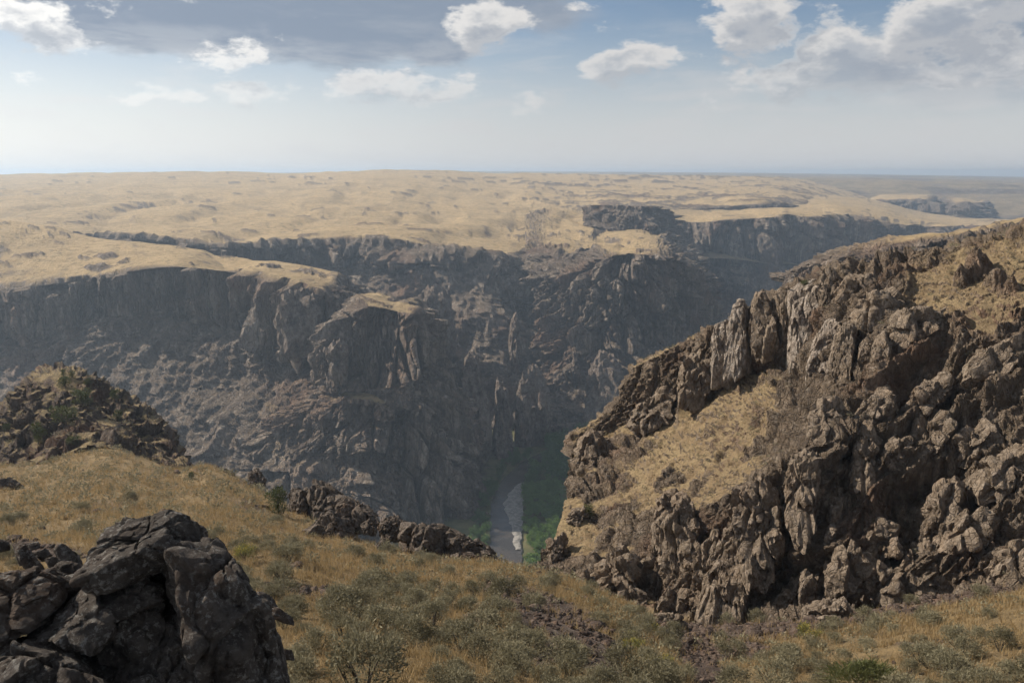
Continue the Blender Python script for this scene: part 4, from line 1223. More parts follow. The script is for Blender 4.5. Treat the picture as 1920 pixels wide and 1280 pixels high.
kw = dict(mat=FIN_MAT, cat="rock fin", group="rock fins on the right slope", level=5, thick=1.0, k=18, rough=0.5, back=1.3, zs=0.3, grow=1.08, joint=2.4)
for pts, D, lab in [
        ([(1240, 1075), (1250, 984), (1268, 948), (1286, 933), (1295, 945), (1311, 1005), (1308, 1070), (1297, 1100)], 82, "tall pointed fin standing clear of the lower slope"),
        ([(1230, 1030), (1232, 984), (1245, 979), (1256, 997), (1254, 1040)], 81, "short spike against the left side of the tall fin"),
        ([(1115, 1120), (1125, 1064), (1154, 1036), (1167, 1028), (1184, 1054), (1197, 1078), (1184, 1120), (1156, 1130)], 78, "ribbed buttress above the sagebrush saddle"),
        ([(1165, 1118), (1190, 1096), (1214, 1114), (1212, 1146), (1170, 1146)], 71, "rounded boulder at the foot of the ribbed buttress"),
        ([(1232, 1140), (1252, 1100), (1272, 1074), (1290, 1088), (1288, 1140), (1240, 1155)], 71, "triangular fin below the tall pointed fin"),
        ([(1292, 1130), (1302, 1050), (1336, 1000), (1352, 1000), (1336, 1060), (1326, 1125)], 76, "narrow fin left of the big brown buttress"),
        ([(1320, 1130), (1334, 1060), (1362, 992), (1398, 940), (1410, 958), (1402, 1040), (1396, 1160), (1326, 1180)], 73, "big brown buttress above the dark rubble"),
        ([(1372, 985), (1390, 925), (1430, 890), (1470, 900), (1470, 990), (1430, 1100), (1400, 1100)], 79, "smooth dark wall beside the deep cleft"),
        ([(1231, 1155), (1260, 1144), (1283, 1162), (1280, 1180), (1238, 1184)], 60, "black layered block in the gully"),
        ([(1512, 1144), (1551, 1122), (1592, 1142), (1600, 1176), (1564, 1182), (1514, 1176)], 59, "dark boulder in the rubble below the ridge"),
        ([(1430, 1160), (1460, 1115), (1486, 1084), (1528, 1050), (1549, 1075), (1547, 1125), (1514, 1146), (1440, 1170)], 65, "jagged pale fin rising out of the rubble"),
        ([(1598, 1100), (1623, 1068), (1663, 1057), (1682, 1072), (1708, 1104), (1702, 1126), (1602, 1128)], 63, "layered mound of thin slabs at the foot"),
        ([(1713, 1104), (1721, 1036), (1741, 1014), (1753, 1029), (1762, 1106)], 66, "upright block with a cap stone"),
        ([(1676, 1075), (1709, 1034), (1720, 1040), (1718, 1108), (1700, 1104)], 67, "leaning slab left of the capped block"),
        ([(1546, 1122), (1557, 1042), (1584, 1012), (1624, 1023), (1638, 1059), (1594, 1112), (1561, 1130)], 68, "rounded fin with parallel ribs"),
        ([(1628, 996), (1652, 982), (1678, 990), (1681, 1023), (1650, 1064), (1632, 1040)], 71, "knob above the layered mound"),
        ([(1532, 1050), (1560, 937), (1584, 927), (1606, 951), (1580, 992), (1566, 1012), (1550, 1080)], 74, "tall edge of rock on the right of the cleft"),
        ([(1740, 1000), (1744, 937), (1781, 903), (1799, 911), (1794, 990), (1752, 1010)], 75, "square cliff block in the middle of the slope"),
        ([(1746, 1020), (1780, 985), (1816, 962), (1849, 956), (1863, 990), (1806, 1066), (1778, 1086)], 70, "broad hump low on the right slope"),
        ([(1652, 880), (1668, 838), (1705, 815), (1718, 846), (1706, 876), (1664, 890)], 84, "sunlit crumbling knob in the middle of the ridge"),
        ([(1700, 850), (1730, 790), (1770, 770), (1790, 800), (1750, 850), (1720, 872)], 88, "hump right above the sunlit knob"),
        ([(1764, 860), (1768, 826), (1790, 816), (1800, 838), (1784, 862)], 84, "small round knob beside a sagebrush"),
        ([(1790, 860), (1800, 815), (1850, 800), (1870, 830), (1830, 862)], 82, "flat-topped block near the right frame edge"),
        ([(1470, 960), (1480, 860), (1505, 830), (1530, 840), (1528, 960), (1500, 1020)], 84, "column on the left of the dark cleft"),
        ([(1590, 900), (1605, 815), (1640, 795), (1655, 830), (1640, 890), (1606, 925)], 88, "column on the right of the dark cleft"),
        ([(1500, 830), (1530, 770), (1560, 758), (1585, 790), (1560, 850), (1515, 860)], 96, "bulging rock above the dark cleft"),
        ([(1590, 800), (1625, 745), (1665, 735), (1680, 770), (1640, 820), (1600, 830)], 102, "lump in the middle of the brown face"),
        ([(1690, 770), (1740, 710), (1775, 700), (1790, 730), (1740, 780), (1705, 795)], 97, "long hump on the brown face"),
        ([(1800, 720), (1850, 660), (1900, 640), (1915, 670), (1860, 720), (1815, 740)], 92, "long hump below the red scree"),
        ([(1830, 900), (1880, 850), (1940, 830), (1950, 870), (1880, 930), (1845, 930)], 76, "ledge hump by the right frame edge"),
        ([(1840, 1090), (1862, 1050), (1920, 1020), (1960, 1040), (1960, 1095), (1860, 1105)], 62, "lowest hump by the right frame edge"),
        ([(1660, 640), (1700, 590), (1750, 580), (1780, 600), (1740, 640), (1680, 660)], 126, "rounded block near the top of the face"),
        ([(1600, 600), (1625, 560), (1660, 550), (1690, 570), (1660, 605), (1620, 620)], 142, "stack of rounded knobs near the crest"),
        ([(1570, 560), (1590, 525), (1630, 515), (1650, 540), (1630, 570), (1590, 585)], 162, "crest block beside the pillars"),
        ([(1080, 880), (1092, 830), (1112, 806), (1136, 816), (1140, 850), (1100, 905)], 198, "left end block of the ridge above the trees"),
        ([(1170, 800), (1196, 770), (1240, 720), (1262, 740), (1250, 790), (1210, 812)], 203, "jagged crest rock above the grassy bowl"),
        ([(1270, 760), (1282, 690), (1310, 660), (1336, 680), (1334, 740), (1300, 770)], 200, "crest rock left of the pale pillars"),
        ([(1020, 1058), (1034, 1020), (1052, 1008), (1066, 1022), (1062, 1055)], 112, "smooth dome rock at the lip above the river"),
        ([(1220, 1000), (1236, 930), (1260, 915), (1282, 932), (1256, 985)], 112, "dark diagonal ledge below the grassy bowl"),
        ([(1062, 980), (1078, 955), (1100, 950), (1108, 968), (1086, 990)], 150, "block beside the small bush on the ridge end")]:
    rock("rock_fin", pts, sheet_depth(pts, "right_ridge") - 0.3 if D > 61 else D, label=lab, **kw)

kw = dict(mat=FARROCK_MAT, cat="rock spire", group="rock spires above the river", level=4, thick=1.0, k=14, rough=1.0, back=1.2, joint=7.0, zs=0.2)
for pts, D, lab in [
        ([(950, 720), (956, 640), (962, 582), (970, 590), (972, 650), (976, 720)], 800, "thin twisted spire catching the sun"),
        ([(862, 880), (866, 720), (878, 656), (890, 660), (905, 720), (920, 800), (925, 880)], 690, "blunt tower right of the great butte"),
        ([(920, 880), (928, 760), (940, 700), (952, 740), (955, 880)], 715, "narrow tower beside the blunt tower"),
        ([(965, 860), (970, 740), (990, 690), (1008, 690), (1026, 740), (1030, 860)], 745, "split tower below the twisted spire"),
        ([(836, 860), (838, 720), (846, 694), (856, 720), (862, 860)], 660, "slender finger against the side of the great butte"),
        ([(768, 640), (775, 570), (800, 544), (826, 548), (845, 580), (850, 680), (790, 700)], 830, "square tower standing behind the great butte"),
        ([(612, 700), (620, 656), (634, 640), (648, 652), (650, 720), (620, 730)], 596, "round-headed tower on the left shoulder of the butte"),
        ([(598, 690), (600, 660), (608, 648), (616, 662), (614, 700)], 600, "thin pinnacle left of the round-headed tower"),
        ([(520, 640), (530, 560), (560, 545), (590, 560), (600, 640), (560, 690)], 655, "bulging buttress left of the butte"),
        ([(1100, 800), (1105, 700), (1125, 660), (1160, 680), (1170, 790)], 800, "low buttress at the foot of the fluted cliff")]:
    rock("rock_spire", pts, D, label=lab, **kw)

# ------------------------------------------------------------------ plants
def leaf_mat(name, c0, c1, c2=None, trans=0.25, scale=1.2):
    m, N, b = new_mat(name)
    oi = N.n("ShaderNodeObjectInfo")
    t = attr(N, "tint")
    pos = N.n("ShaderNodeNewGeometry").outputs["Position"]
    n = N.noise(pos, scale, 3, 0.5)
    f = N.math('MULTIPLY_ADD', oi.outputs["Random"], 0.35, N.math('MULTIPLY_ADD', t, 0.5, N.math('MULTIPLY', n, 0.3)), clamp=True)
    c = N.mix(f, c0, c1)
    if c2:
        c = N.mix(N.smooth(attr(N, "tip"), 0.75, 0.95), c, c2)
    N.l(c, b.inputs["Base Color"])
    b.inputs["Roughness"].default_value = 0.75
    if trans:
        tr = N.n("ShaderNodeBsdfTranslucent")
        N.l(c, tr.inputs[0])
        mx = N.n("ShaderNodeMixShader")
        mx.inputs[0].default_value = trans
        N.l(b.outputs[0], mx.inputs[1])
        N.l(tr.outputs[0], mx.inputs[2])
        out = [x for x in N.t.nodes if x.type == 'OUTPUT_MATERIAL'][0]
        N.l(mx.outputs[0], out.inputs[0])
    return m


SAGE_MAT = leaf_mat("sagebrush_leaf", (0.085, 0.076, 0.044), (0.275, 0.25, 0.16))
RABBIT_MAT = leaf_mat("rabbitbrush_leaf", (0.14, 0.14, 0.055), (0.24, 0.24, 0.10), (0.40, 0.33, 0.07))
STEM_MAT = simple_mat("grey_woody_stem", (0.06, 0.05, 0.042), (0.12, 0.10, 0.085), 6.0)
GRASS_MAT = leaf_mat("dry_grass", (0.23, 0.16, 0.08), (0.42, 0.315, 0.165), trans=0.35, scale=0.4)
JUNIPER_MAT = leaf_mat("juniper_leaf", (0.035, 0.048, 0.018), (0.105, 0.115, 0.042))
WILLOW_MAT = leaf_mat("riverside_leaf", (0.06, 0.12, 0.030), (0.17, 0.25, 0.065), scale=0.1)
DARKTREE_MAT = leaf_mat("dark_riverside_leaf", (0.04, 0.09, 0.030), (0.115, 0.18, 0.055), scale=0.1)
GREEN_MAT = leaf_mat("green_shrub_leaf", (0.09, 0.10, 0.035), (0.17, 0.18, 0.075))
BARK_MAT = simple_mat("juniper_bark", (0.07, 0.05, 0.038), (0.14, 0.105, 0.08), 5.0)
STONE_MAT = rock_material("scree_stone", ((0.060, 0.043, 0.035), (0.115, 0.082, 0.064), (0.17, 0.135, 0.11), (0.12, 0.075, 0.052)), 0.8)


def unit(v):
    return v / (np.linalg.norm(v, axis=-1, keepdims=True) + 1e-9)


def blades(base, direc, length, width, r, fold=True):
    """narrow leaves: a kite of two triangles each. returns verts, faces"""
    n = len(base)
    side = unit(np.cross(direc, r.normal(size=(n, 3))))
    l, w = np.asarray(length)[:, None], np.asarray(width)[:, None]
    a = base
    b = base + direc * l * 0.55 + side * w * 0.5
    c = base + direc * l
    d = base + direc * l * 0.55 - side * w * 0.5
    V = np.stack([a, b, c, d], 1).reshape(-1, 3)
    i = np.arange(n) * 4
    return V, np.stack([i, i + 1, i + 2, i + 3], 1)


def tube(pts, radii, sides=5):
    pts = np.asarray(pts, float)
    n = len(pts)
    t = unit(np.gradient(pts, axis=0))
    ref = np.array([0.31, 0.17, 0.93])
    a = unit(np.cross(t, ref))
    b = np.cross(t, a)
    ang = np.linspace(0, 2 * math.pi, sides, endpoint=False)
    V = (pts[:, None, :] + (a[:, None, :] * np.cos(ang)[None, :, None] + b[:, None, :] * np.sin(ang)[None, :, None])
         * np.asarray(radii)[:, None, None]).reshape(-1, 3)
    f = []
    for i in range(n - 1):
        for k in range(sides):
            f.append((i * sides + k, i * sides + (k + 1) % sides, (i + 1) * sides + (k + 1) % sides, (i + 1) * sides + k))
    return V, np.array(f)


def join(parts):
    V, Fs, o = [], [], 0
    for v, f in parts:
        V.append(v)
        Fs.append(np.asarray(f) + o)
        o += len(v)
    return np.concatenate(V), np.concatenate(Fs)


def shrub_mesh(name, mat, seed, clumps=22, per=46, leaf=(0.11, 0.022), flat=0.8, tip=False, upright=0.5):
    """a bush about one metre across: leafy sprays on a dome of short twigs"""
    r = np.random.default_rng(seed)
    parts, tint, tips = [], [], []
    az = r.uniform(0, 2 * math.pi, clumps)
    rad = np.sqrt(r.uniform(0.0, 1, clumps)) * 0.40
    h = (0.30 + 0.42 * np.sqrt(np.clip(1 - (rad / 0.46) ** 2, 0, 1)) * r.uniform(0.65, 1.1, clumps)) * flat
    C = np.stack([rad * np.cos(az), rad * np.sin(az), h], 1)
    for c in C:
        n = per
        d = unit(r.normal(size=(n, 3)) * 0.75 + np.array([c[0] * 1.6, c[1] * 1.6, upright]))
        base = c + r.normal(size=(n, 3)) * np.array([0.075, 0.075, 0.075])
        L = leaf[0] * r.uniform(0.6, 1.5, n)
        v, f = blades(base, d, L, leaf[1] * r.uniform(0.7, 1.4, n), r)
        parts.append((v, f))
        tb = r.uniform(0.2, 0.8)
        tint.append(np.repeat(np.clip(tb + r.normal(0, .2, n), 0, 1), 4))
        tips.append(np.repeat(((base[:, 2] > c[2]) & (r.random(n) < 0.4)).astype(float), 4))
    # a skirt of lower leaves, with the bush's underside shade put into their tint
    n = clumps * 12
    a = r.uniform(0, 2 * math.pi, n)
    q = np.sqrt(r.uniform(.1, 1, n)) * 0.42
    base = np.stack([q * np.cos(a), q * np.sin(a), r.uniform(0.08, 0.4, n) * flat], 1)
    d = unit(np.stack([np.cos(a), np.sin(a), r.uniform(0, 1, n)], 1) + r.normal(size=(n, 3)) * .4)
    parts.append(blades(base, d, leaf[0] * r.uniform(.7, 1.4, n), leaf[1] * r.uniform(.7, 1.4, n), r))
    tint.append(np.repeat(r.uniform(0, .6, n), 4))
    tips.append(np.zeros(n * 4))
    V, Fc = join(parts)
    return mesh_from(name, V, Fc, mat, False, {"tint": np.concatenate(tint), "tip": np.concatenate(tips) * (1.0 if tip else 0.0)})


def stems_mesh(name, seed, n=9):
    r = np.random.default_rng(seed)
    parts = []
    for _ in range(n):
        a, l = r.uniform(0, 2 * math.pi), r.uniform(0.22, 0.38)
        e = np.array([math.cos(a) * l, math.sin(a) * l, r.uniform(0.35, 0.6)])
        mid = e * 0.5 + r.normal(size=3) * 0.04
        parts.append(tube([np.array([0, 0, -0.05]), mid, e], [0.022, 0.014, 0.006], 4))
    V, Fc = join(parts)
    return mesh_from(name, V, Fc, STEM_MAT, True)


def tuft_field(name, pts, size, mat, nb, r, lean=0.35, width=0.05):
    """dry grass tufts joined into one mesh"""
    n = len(pts)
    base = np.repeat(pts, nb, axis=0) + r.normal(size=(n * nb, 3)) * np.array([.06, .06, 0]) * np.repeat(size, nb)[:, None] * 2.5
    d = unit(np.stack([r.normal(0, lean, n * nb), r.normal(0, lean, n * nb), np.ones(n * nb)], 1))
    s = np.repeat(size, nb) * r.uniform(0.6, 1.25, n * nb)
    side = unit(np.cross(d, r.normal(size=(n * nb, 3))))
    w = (s * width)[:, None]
    V = np.stack([base - side * w, base + side * w, base + d * s[:, None]], 1).reshape(-1, 3)
    i = np.arange(n * nb) * 3
    Fc = np.stack([i, i + 1, i + 2], 1)
    tint = np.repeat(np.clip(np.repeat(r.uniform(0, 1, n), nb) * .7 + r.uniform(0, .3, n * nb), 0, 1), 3)
    me = mesh_from(name, V, Fc, mat, False, {"tint": tint})
    return me


def sample_sheet(name, n, r, wfun):
    """n random points on a sheet, probability proportional to area times wfun(P, N, grass)"""
    S = SHEETS[name]
    nu, nv = S["nu"], S["nv"]
    G = S["P"].reshape(nu, nv, 3)
    du, dv = G[1:, :-1] - G[:-1, :-1], G[:-1, 1:] - G[:-1, :-1]
    area = np.linalg.norm(np.cross(du, dv), axis=-1).ravel()
    idx = np.arange(nu * nv).reshape(nu, nv)[:-1, :-1].ravel()
    P, N, g = S["P"][idx], S["N"][idx], S["grass"][idx]
    w = area * wfun(P, N, g)
    c = np.cumsum(w)
    k = np.searchsorted(c, r.random(n) * c[-1])
    a, b = r.random(n)[:, None], r.random(n)[:, None]
    k = np.clip(k, 0, len(idx) - 1)
    Dd = G[1:, 1:].reshape(-1, 3)[k]
    A_, B_, C_ = P[k], G[1:, :-1].reshape(-1, 3)[k], G[:-1, 1:].reshape(-1, 3)[k]
    pts = A_ * (1 - a) * (1 - b) + B_ * a * (1 - b) + C_ * (1 - a) * b + Dd * a * b
    return pts, N[k]


def in_view(P, mx=60, y1=1330):
    px, py = to_pix(P)
    return ((px > -mx) & (px < 1920 + mx) & (py > 300) & (py < y1)).astype(float)


def off_pile(P):
    px, py = to_pix(P)
    return 1.0 - ((px < 540) & (P[:, 1] < 12.5))


r = np.random.default_rng(21)
# ---- sagebrush on the near slope
def w_sage(P, N, g):
    px, py = to_pix(P)
    n = fbm(P / 7.0, 3, 3.3)
    sc = scree_mask(P)
    dens = 0.35 + 0.9 * sstep(n, -0.25, 0.35)
    lower = 0.55 + 0.8 * sstep(py, 1040, 1180) * sstep(px, 480, 600) * sstep(px, 1500, 1250) + 0.9 * np.exp(-((px - 1200) / 90) ** 2 - ((py - 1215) / 60) ** 2)
    return in_view(P) * off_pile(P) * dens * lower * (1 - 0.985 * sc) * sstep(P[:, 1], 10, 13)


sp, sn = sample_sheet("near_slope", 4200, r, w_sage)
size = np.clip(r.lognormal(0.0, 0.34, len(sp)), 0.4, 1.8) * (0.82 + 0.25 * r.random(len(sp)))
# thin out overlapping bushes
keep = []
cell = {}
for i in np.argsort(sp[:, 1]):
    key = (int(sp[i, 0] // 1.0), int(sp[i, 1] // 1.0))
    ok = True
    for dx in (-1, 0, 1):
        for dy in (-1, 0, 1):
            for j in cell.get((key[0] + dx, key[1] + dy), ()):
                if np.hypot(*(sp[i, :2] - sp[j, :2])) < 0.50 * (size[i] + size[j]):
                    ok = False
    if ok:
        cell.setdefault(key, []).append(i)
        keep.append(i)
keep = np.array(keep)
sp, size = sp[keep], size[keep]
spx, spy = to_pix(sp)
app = size / sp[:, 1]
order = np.argsort(-app)
sages = [shrub_mesh("sagebrush", SAGE_MAT, 100 + k, clumps=24 + 2 * k, per=72, leaf=(0.075, 0.017), flat=(0.75, 0.9, 0.7, 1.0)[k]) for k in range(4)]
rabbits = [shrub_mesh("rabbitbrush", RABBIT_MAT, 140 + k, clumps=20, per=46, tip=True, upright=1.0, leaf=(0.13, 0.018)) for k in range(2)]
stems = [stems_mesh("stems", 160 + k) for k in range(3)]


def sage_label(px, py, s, D):
    big = "large" if s > 1.05 else ("small" if s < 0.62 else "middling")
    if px < 560:
        where = "far behind the boulder pile" if py < 1000 else "just behind the boulder pile"
    elif px < 900:
        where = "below the rim outcrops" if py < 1150 else "right of the big boulders"
    elif px < 1260:
        where = "on the brow above the dark scree" if py < 1130 else "beside the dark scree patch"
    elif px < 1480:
        where = "in the gully below the big buttress"
    else:
        where = "at the foot of the ridge" if py < 1160 else "on the lower right slope"
    return f"{big} sagebrush {where}", f"sagebrush bushes {where}, {big}"


YELLOW = [(1180, 1205), (1235, 1185), (1195, 1225), (1215, 1250), (1255, 1200), (455, 1050), (1160, 1240), (1520, 1165), (1240, 1245)]
rabbit_ids = set()
for (x, y) in YELLOW:
    rabbit_ids.add(int(np.argmin(np.hypot(spx - x, spy - y))))
n_single = 300
for rank, i in enumerate(order[:n_single]):
    s = float(size[i])
    if i in rabbit_ids:
        continue
    lab, grp = sage_label(spx[i], spy[i], s, sp[i, 1])
    o = obj("sagebrush", sages[int(r.integers(4))], None, lab, "bush", grp)
    o.location = sp[i] - np.array([0, 0, 0.03])
    o.rotation_euler = (r.normal(0, .08), r.normal(0, .08), r.uniform(0, 6.28))
    o.scale = (s * r.uniform(.9, 1.15), s * r.uniform(.9, 1.15), s * r.uniform(0.85, 1.1))
    if rank < 140:
        st = obj("stems", stems[rank % 3], o)
for q, i in enumerate(sorted(rabbit_ids)):
    s = max(float(size[i]), 0.75)
    where = ["of the clump in the gully", "at the edge of the dark scree"][int(spy[i] > 1215)] if spx[i] > 900 else "alone on the golden slope"
    o = obj("rabbitbrush", rabbits[q % 2], None, f"yellow-flowered bush {where}", "bush", f"yellow-flowered bushes {where}")
    o.location = sp[i]
    o.rotation_euler = (0, 0, r.uniform(0, 6.28))
    o.scale = (s, s, s)
    obj("stems", stems[q % 3], o)


def bush_mass(name, pts, size, mat, r, nb=34, label=None, lf=(0.20, 0.06), hgt=0.66):
    """many small far bushes as one mass: leafy domes of few blades"""
    n = len(pts)
    a = r.uniform(0, 2 * math.pi, n * nb)
    q = np.sqrt(r.random(n * nb)) * 0.46
    h = hgt * np.sqrt(np.clip(1 - (q / 0.5) ** 2, 0, 1)) * r.uniform(.25, 1, n * nb)
    S = np.repeat(size, nb)
    base = np.repeat(pts, nb, axis=0) + np.stack([q * np.cos(a), q * np.sin(a), h], 1) * S[:, None]
    d = unit(np.stack([np.cos(a) * q * 2, np.sin(a) * q * 2, np.full(n * nb, .6)], 1) + r.normal(size=(n * nb, 3)) * .5)
    side = unit(np.cross(d, r.normal(size=(n * nb, 3))))
    L, w = (S * lf[0] * r.uniform(.7, 1.4, n * nb))[:, None], (S * lf[1])[:, None]
    V = np.stack([base - side * w, base + side * w, base + d * L], 1).reshape(-1, 3)
    i = np.arange(n * nb) * 3
    tint = np.repeat(np.clip(np.repeat(r.random(n), nb) * .6 + r.uniform(0, .4, n * nb), 0, 1), 3)
    me = mesh_from(name, V, np.stack([i, i + 1, i + 2], 1), mat, False, {"tint": tint})
    return obj(name, me, None, label, "bushes" if label else None, kind="stuff")


rest = order[n_single:]
bush_mass("small_sagebrush", sp[rest], size[rest], SAGE_MAT, r, 36, "far small sagebrush dotted over the near slope")


def w_ridge(P, N, g):
    return in_view(P) * (0.15 + g) * sstep(N[:, 2], 0.45, 0.7) * sstep(fbm(P / 12.0, 3, 44.0), -0.35, 0.3)


rp, rn = sample_sheet("right_ridge", 750, r, w_ridge)
bush_mass("ridge_sagebrush", rp, r.uniform(0.25, 0.85, len(rp)), SAGE_MAT, r, 26, "pale sagebrush scattered over the right ridge")
kp, kn = sample_sheet("rocky_knoll", 260, r, lambda P, N, g: in_view(P) * (0.3 + g) * sstep(N[:, 2], .4, .7))
bush_mass("knoll_sagebrush", kp, r.uniform(0.5, 1.4, len(kp)), SAGE_MAT, r, 26, "pale sagebrush scattered over the rocky knoll")


# ---- dry grass
def w_grass(P, N, g):
    n = fbm(P / 3.0, 3, 61.0)
    return in_view(P, 80, 1400) * off_pile(P) * (0.25 + 0.9 * sstep(n, -0.3, 0.3)) * (1 - 0.93 * scree_mask(P)) / (P[:, 1] / 15) ** 1.25 * sstep(P[:, 1], 8, 11)


gp, gn = sample_sheet("near_slope", 30000, r, w_grass)
gsz = r.uniform(0.20, 0.46, len(gp)) * np.clip(gp[:, 1] / 30, 0.9, 1.7)
obj("dry_grass", tuft_field("dry_grass", gp, gsz, GRASS_MAT, 7, r, width=0.035), None, "dry golden grass covering the near slope", "grass", kind="stuff")


# ---- loose stones
def stone_field(name, pts, size, r, label):
    v0, f0 = ico(1)
    n = len(pts)
    nv = len(v0)
    ax = np.stack([r.uniform(.6, 1.2, n), r.uniform(.5, 1.0, n), r.uniform(.3, .7, n)], 1) * size[:, None]
    V = v0[None] * (1 + r.normal(0, .20, (n, nv, 1)))
    V = V * ax[:, None, :]
    a, b = r.uniform(0, 6.28, n), r.normal(0, .45, n)
    ca, sa, cb, sb = np.cos(a)[:, None], np.sin(a)[:, None], np.cos(b)[:, None], np.sin(b)[:, None]
    x, y, z = V[..., 0], V[..., 1], V[..., 2]
    y, z = y * cb - z * sb, y * sb + z * cb
    x, y = x * ca - y * sa, x * sa + y * ca
    V = np.stack([x, y, z], -1) + pts[:, None, :]
    Fc = (f0[None] + (np.arange(n) * nv)[:, None, None]).reshape(-1, 3)
    tint = np.repeat(r.random(n), nv)
    me = mesh_from(name, V.reshape(-1, 3), Fc, STONE_MAT, False, {"tint": tint})
    return obj(name, me, None, label, "scree", kind="stuff")


cp, cn = sample_sheet("near_slope", 5200, r, lambda P, N, g: in_view(P, 40) * (scree_mask(P) ** 1.5 + 0.004) / (P[:, 1] / 25) ** 0.9 * sstep(P[:, 1], 9, 12))
csz = np.clip(r.lognormal(-2.25, 0.45, len(cp)), 0.05, 0.34) * np.clip(cp[:, 1] / 26, 0.8, 2.2)
stone_field("scree", cp, csz, r, "broken dark brown stones spread over the scree patches")

v1, f1_ = ico(2)
stone_meshes = []
for k in range(6):
    rr = np.random.default_rng(500 + k)
    pl = [(unit(rr.normal(size=3)), rr.uniform(.55, 1)) for _ in range(12)]
    acc = sum((np.maximum(v1 @ n, 0) / h) ** 14 for n, h in pl) + 1e-6
    V = v1 * np.clip(acc ** (-1 / 14), .3, 1.3)[:, None] * np.array([1, .8, .55])
    V = V * (1 + 0.08 * fbm(V * 2.5 + k, 3, 3.0)[:, None])
    stone_meshes.append(mesh_from("scree_stone", V, f1_, STONE_MAT, False, {"tint": np.full(len(V), rr.random())}))
bp, bn = sample_sheet("near_slope", 90, r, lambda P, N, g: in_view(P, 10, 1290) * (scree_mask(P) + 0.03) * off_pile(P) / (P[:, 1] / 25) * sstep(P[:, 1], 12, 14))
bx, by = to_pix(bp)
for i in range(len(bp)):
    where = ("on the slope left of the scree" if bx[i] < 880 else "in the middle scree patch" if bx[i] < 1230 else
             "in the gully rubble" if bx[i] < 1480 else "in the rubble below the right ridge")
    o = obj("scree_stone", stone_meshes[i % 6], None, f"larger stone {where}", "stone", f"larger stones {where}")
    s = float(r.uniform(0.22, 0.6) * np.clip(bp[i, 1] / 35, .7, 1.6))
    o.location = bp[i]
    o.rotation_euler = (r.normal(0, .3), r.normal(0, .3), r.uniform(0, 6.28))
    o.scale = (s, s, s)


# ---- trees
def crown_mesh(name, mat, seed, lobes, n_leaf, leaf, shape):
    """leaf-sized blades filling a cloud of lobes; unit tree is 1 high"""
    r = np.random.default_rng(seed)
    V, tint = [], []
    parts = []
    for (cx, cy, cz, rx, rz) in lobes:
        n = max(20, int(n_leaf * rx * rx * rz / sum(l[3] ** 2 * l[4] for l in lobes)))
        d = unit(r.normal(size=(n, 3)))
        q = r.uniform(0.35, 1.0, n) ** 0.5
        p = np.array([cx, cy, cz]) + d * q[:, None] * np.array([rx, rx, rz]) * (1 + 0.18 * r.normal(size=(n, 1)))
        dd = unit(d + np.array([0, 0, .5]) + r.normal(size=(n, 3)) * .6)
        parts.append(blades(p, dd, leaf[0] * r.uniform(.6, 1.5, n), leaf[1] * r.uniform(.7, 1.4, n), r))
        tint.append(np.repeat(np.clip(r.uniform(.2, .8) + r.normal(0, .15, n), 0, 1), 4))
    V, Fc = join(parts)
    return mesh_from(name, V, Fc, mat, False, {"tint": np.concatenate(tint), "tip": np.zeros(len(V))})


def trunk_mesh(name, seed, lobes, rad):
    r = np.random.default_rng(seed)
    parts = [tube([(0, 0, -.08), (r.normal(0, .02), r.normal(0, .02), .25), (r.normal(0, .03), r.normal(0, .03), .6)], [rad, rad * .8, rad * .3], 6)]
    for (cx, cy, cz, rx, rz) in lobes[:7]:
        parts.append(tube([(0, 0, .12 + .1 * r.random()), (cx * .5, cy * .5, cz * .6), (cx, cy, cz)], [rad * .5, rad * .35, rad * .1], 4))
    V, Fc = join(parts)
    return mesh_from(name, V, Fc, BARK_MAT, True)


def lobes_round(seed, n=11, w=0.42):
    r = np.random.default_rng(seed)
    out = []
    for _ in range(n):
        a, q, z = r.uniform(0, 6.28), math.sqrt(r.random()) * w * .75, r.uniform(.22, .85)
        k = 1 - abs(z - .5) * .8
        out.append((q * k * math.cos(a), q * k * math.sin(a), z, r.uniform(.13, .21), r.uniform(.11, .18)))
    return out


KINDS = {}
for kind, mat, n, w, leaf, cnt in [("juniper", JUNIPER_MAT, 3, 0.50, (0.06, 0.03), 1500), ("willow", WILLOW_MAT, 3, 0.75, (0.085, 0.05), 900), ("cottonwood", DARKTREE_MAT, 3, 0.42, (0.075, 0.045), 900)]:
    KINDS[kind] = []
    for k in range(n):
        lb = lobes_round(600 + 10 * k + len(kind), 13, w)
        KINDS[kind].append((crown_mesh("crown", mat, 700 + k, lb, cnt, leaf, None), trunk_mesh("trunk", 800 + k, lb, 0.035)))


def tree(name, kind, var, loc, h, w, label, cat, group):
    e = obj(name, None, None, label, cat, group)
    e.location = loc
    e.scale = (w, w, h)
    e.rotation_euler = (0, 0, r.uniform(0, 6.28))
    c, t = KINDS[kind][var % 3]
    obj("crown", c, e)
    obj("trunk", t, e)
    return e


def ground_at(px, py, names):
    """nearest point of the named sheets along the photo direction"""
    best = None
    for nm in names:
        P = SHEETS[nm]["P"]
        x, y = to_pix(P)
        d = np.hypot(x - px, y - py)
        if d.min() > 7:
            continue
        ok = np.where(d < max(d.min() + 1.5, 2.5))[0]
        i = ok[np.argmin(P[ok, 1])]
        if best is None or P[i, 1] < best[1]:
            best = P[i]
    return best


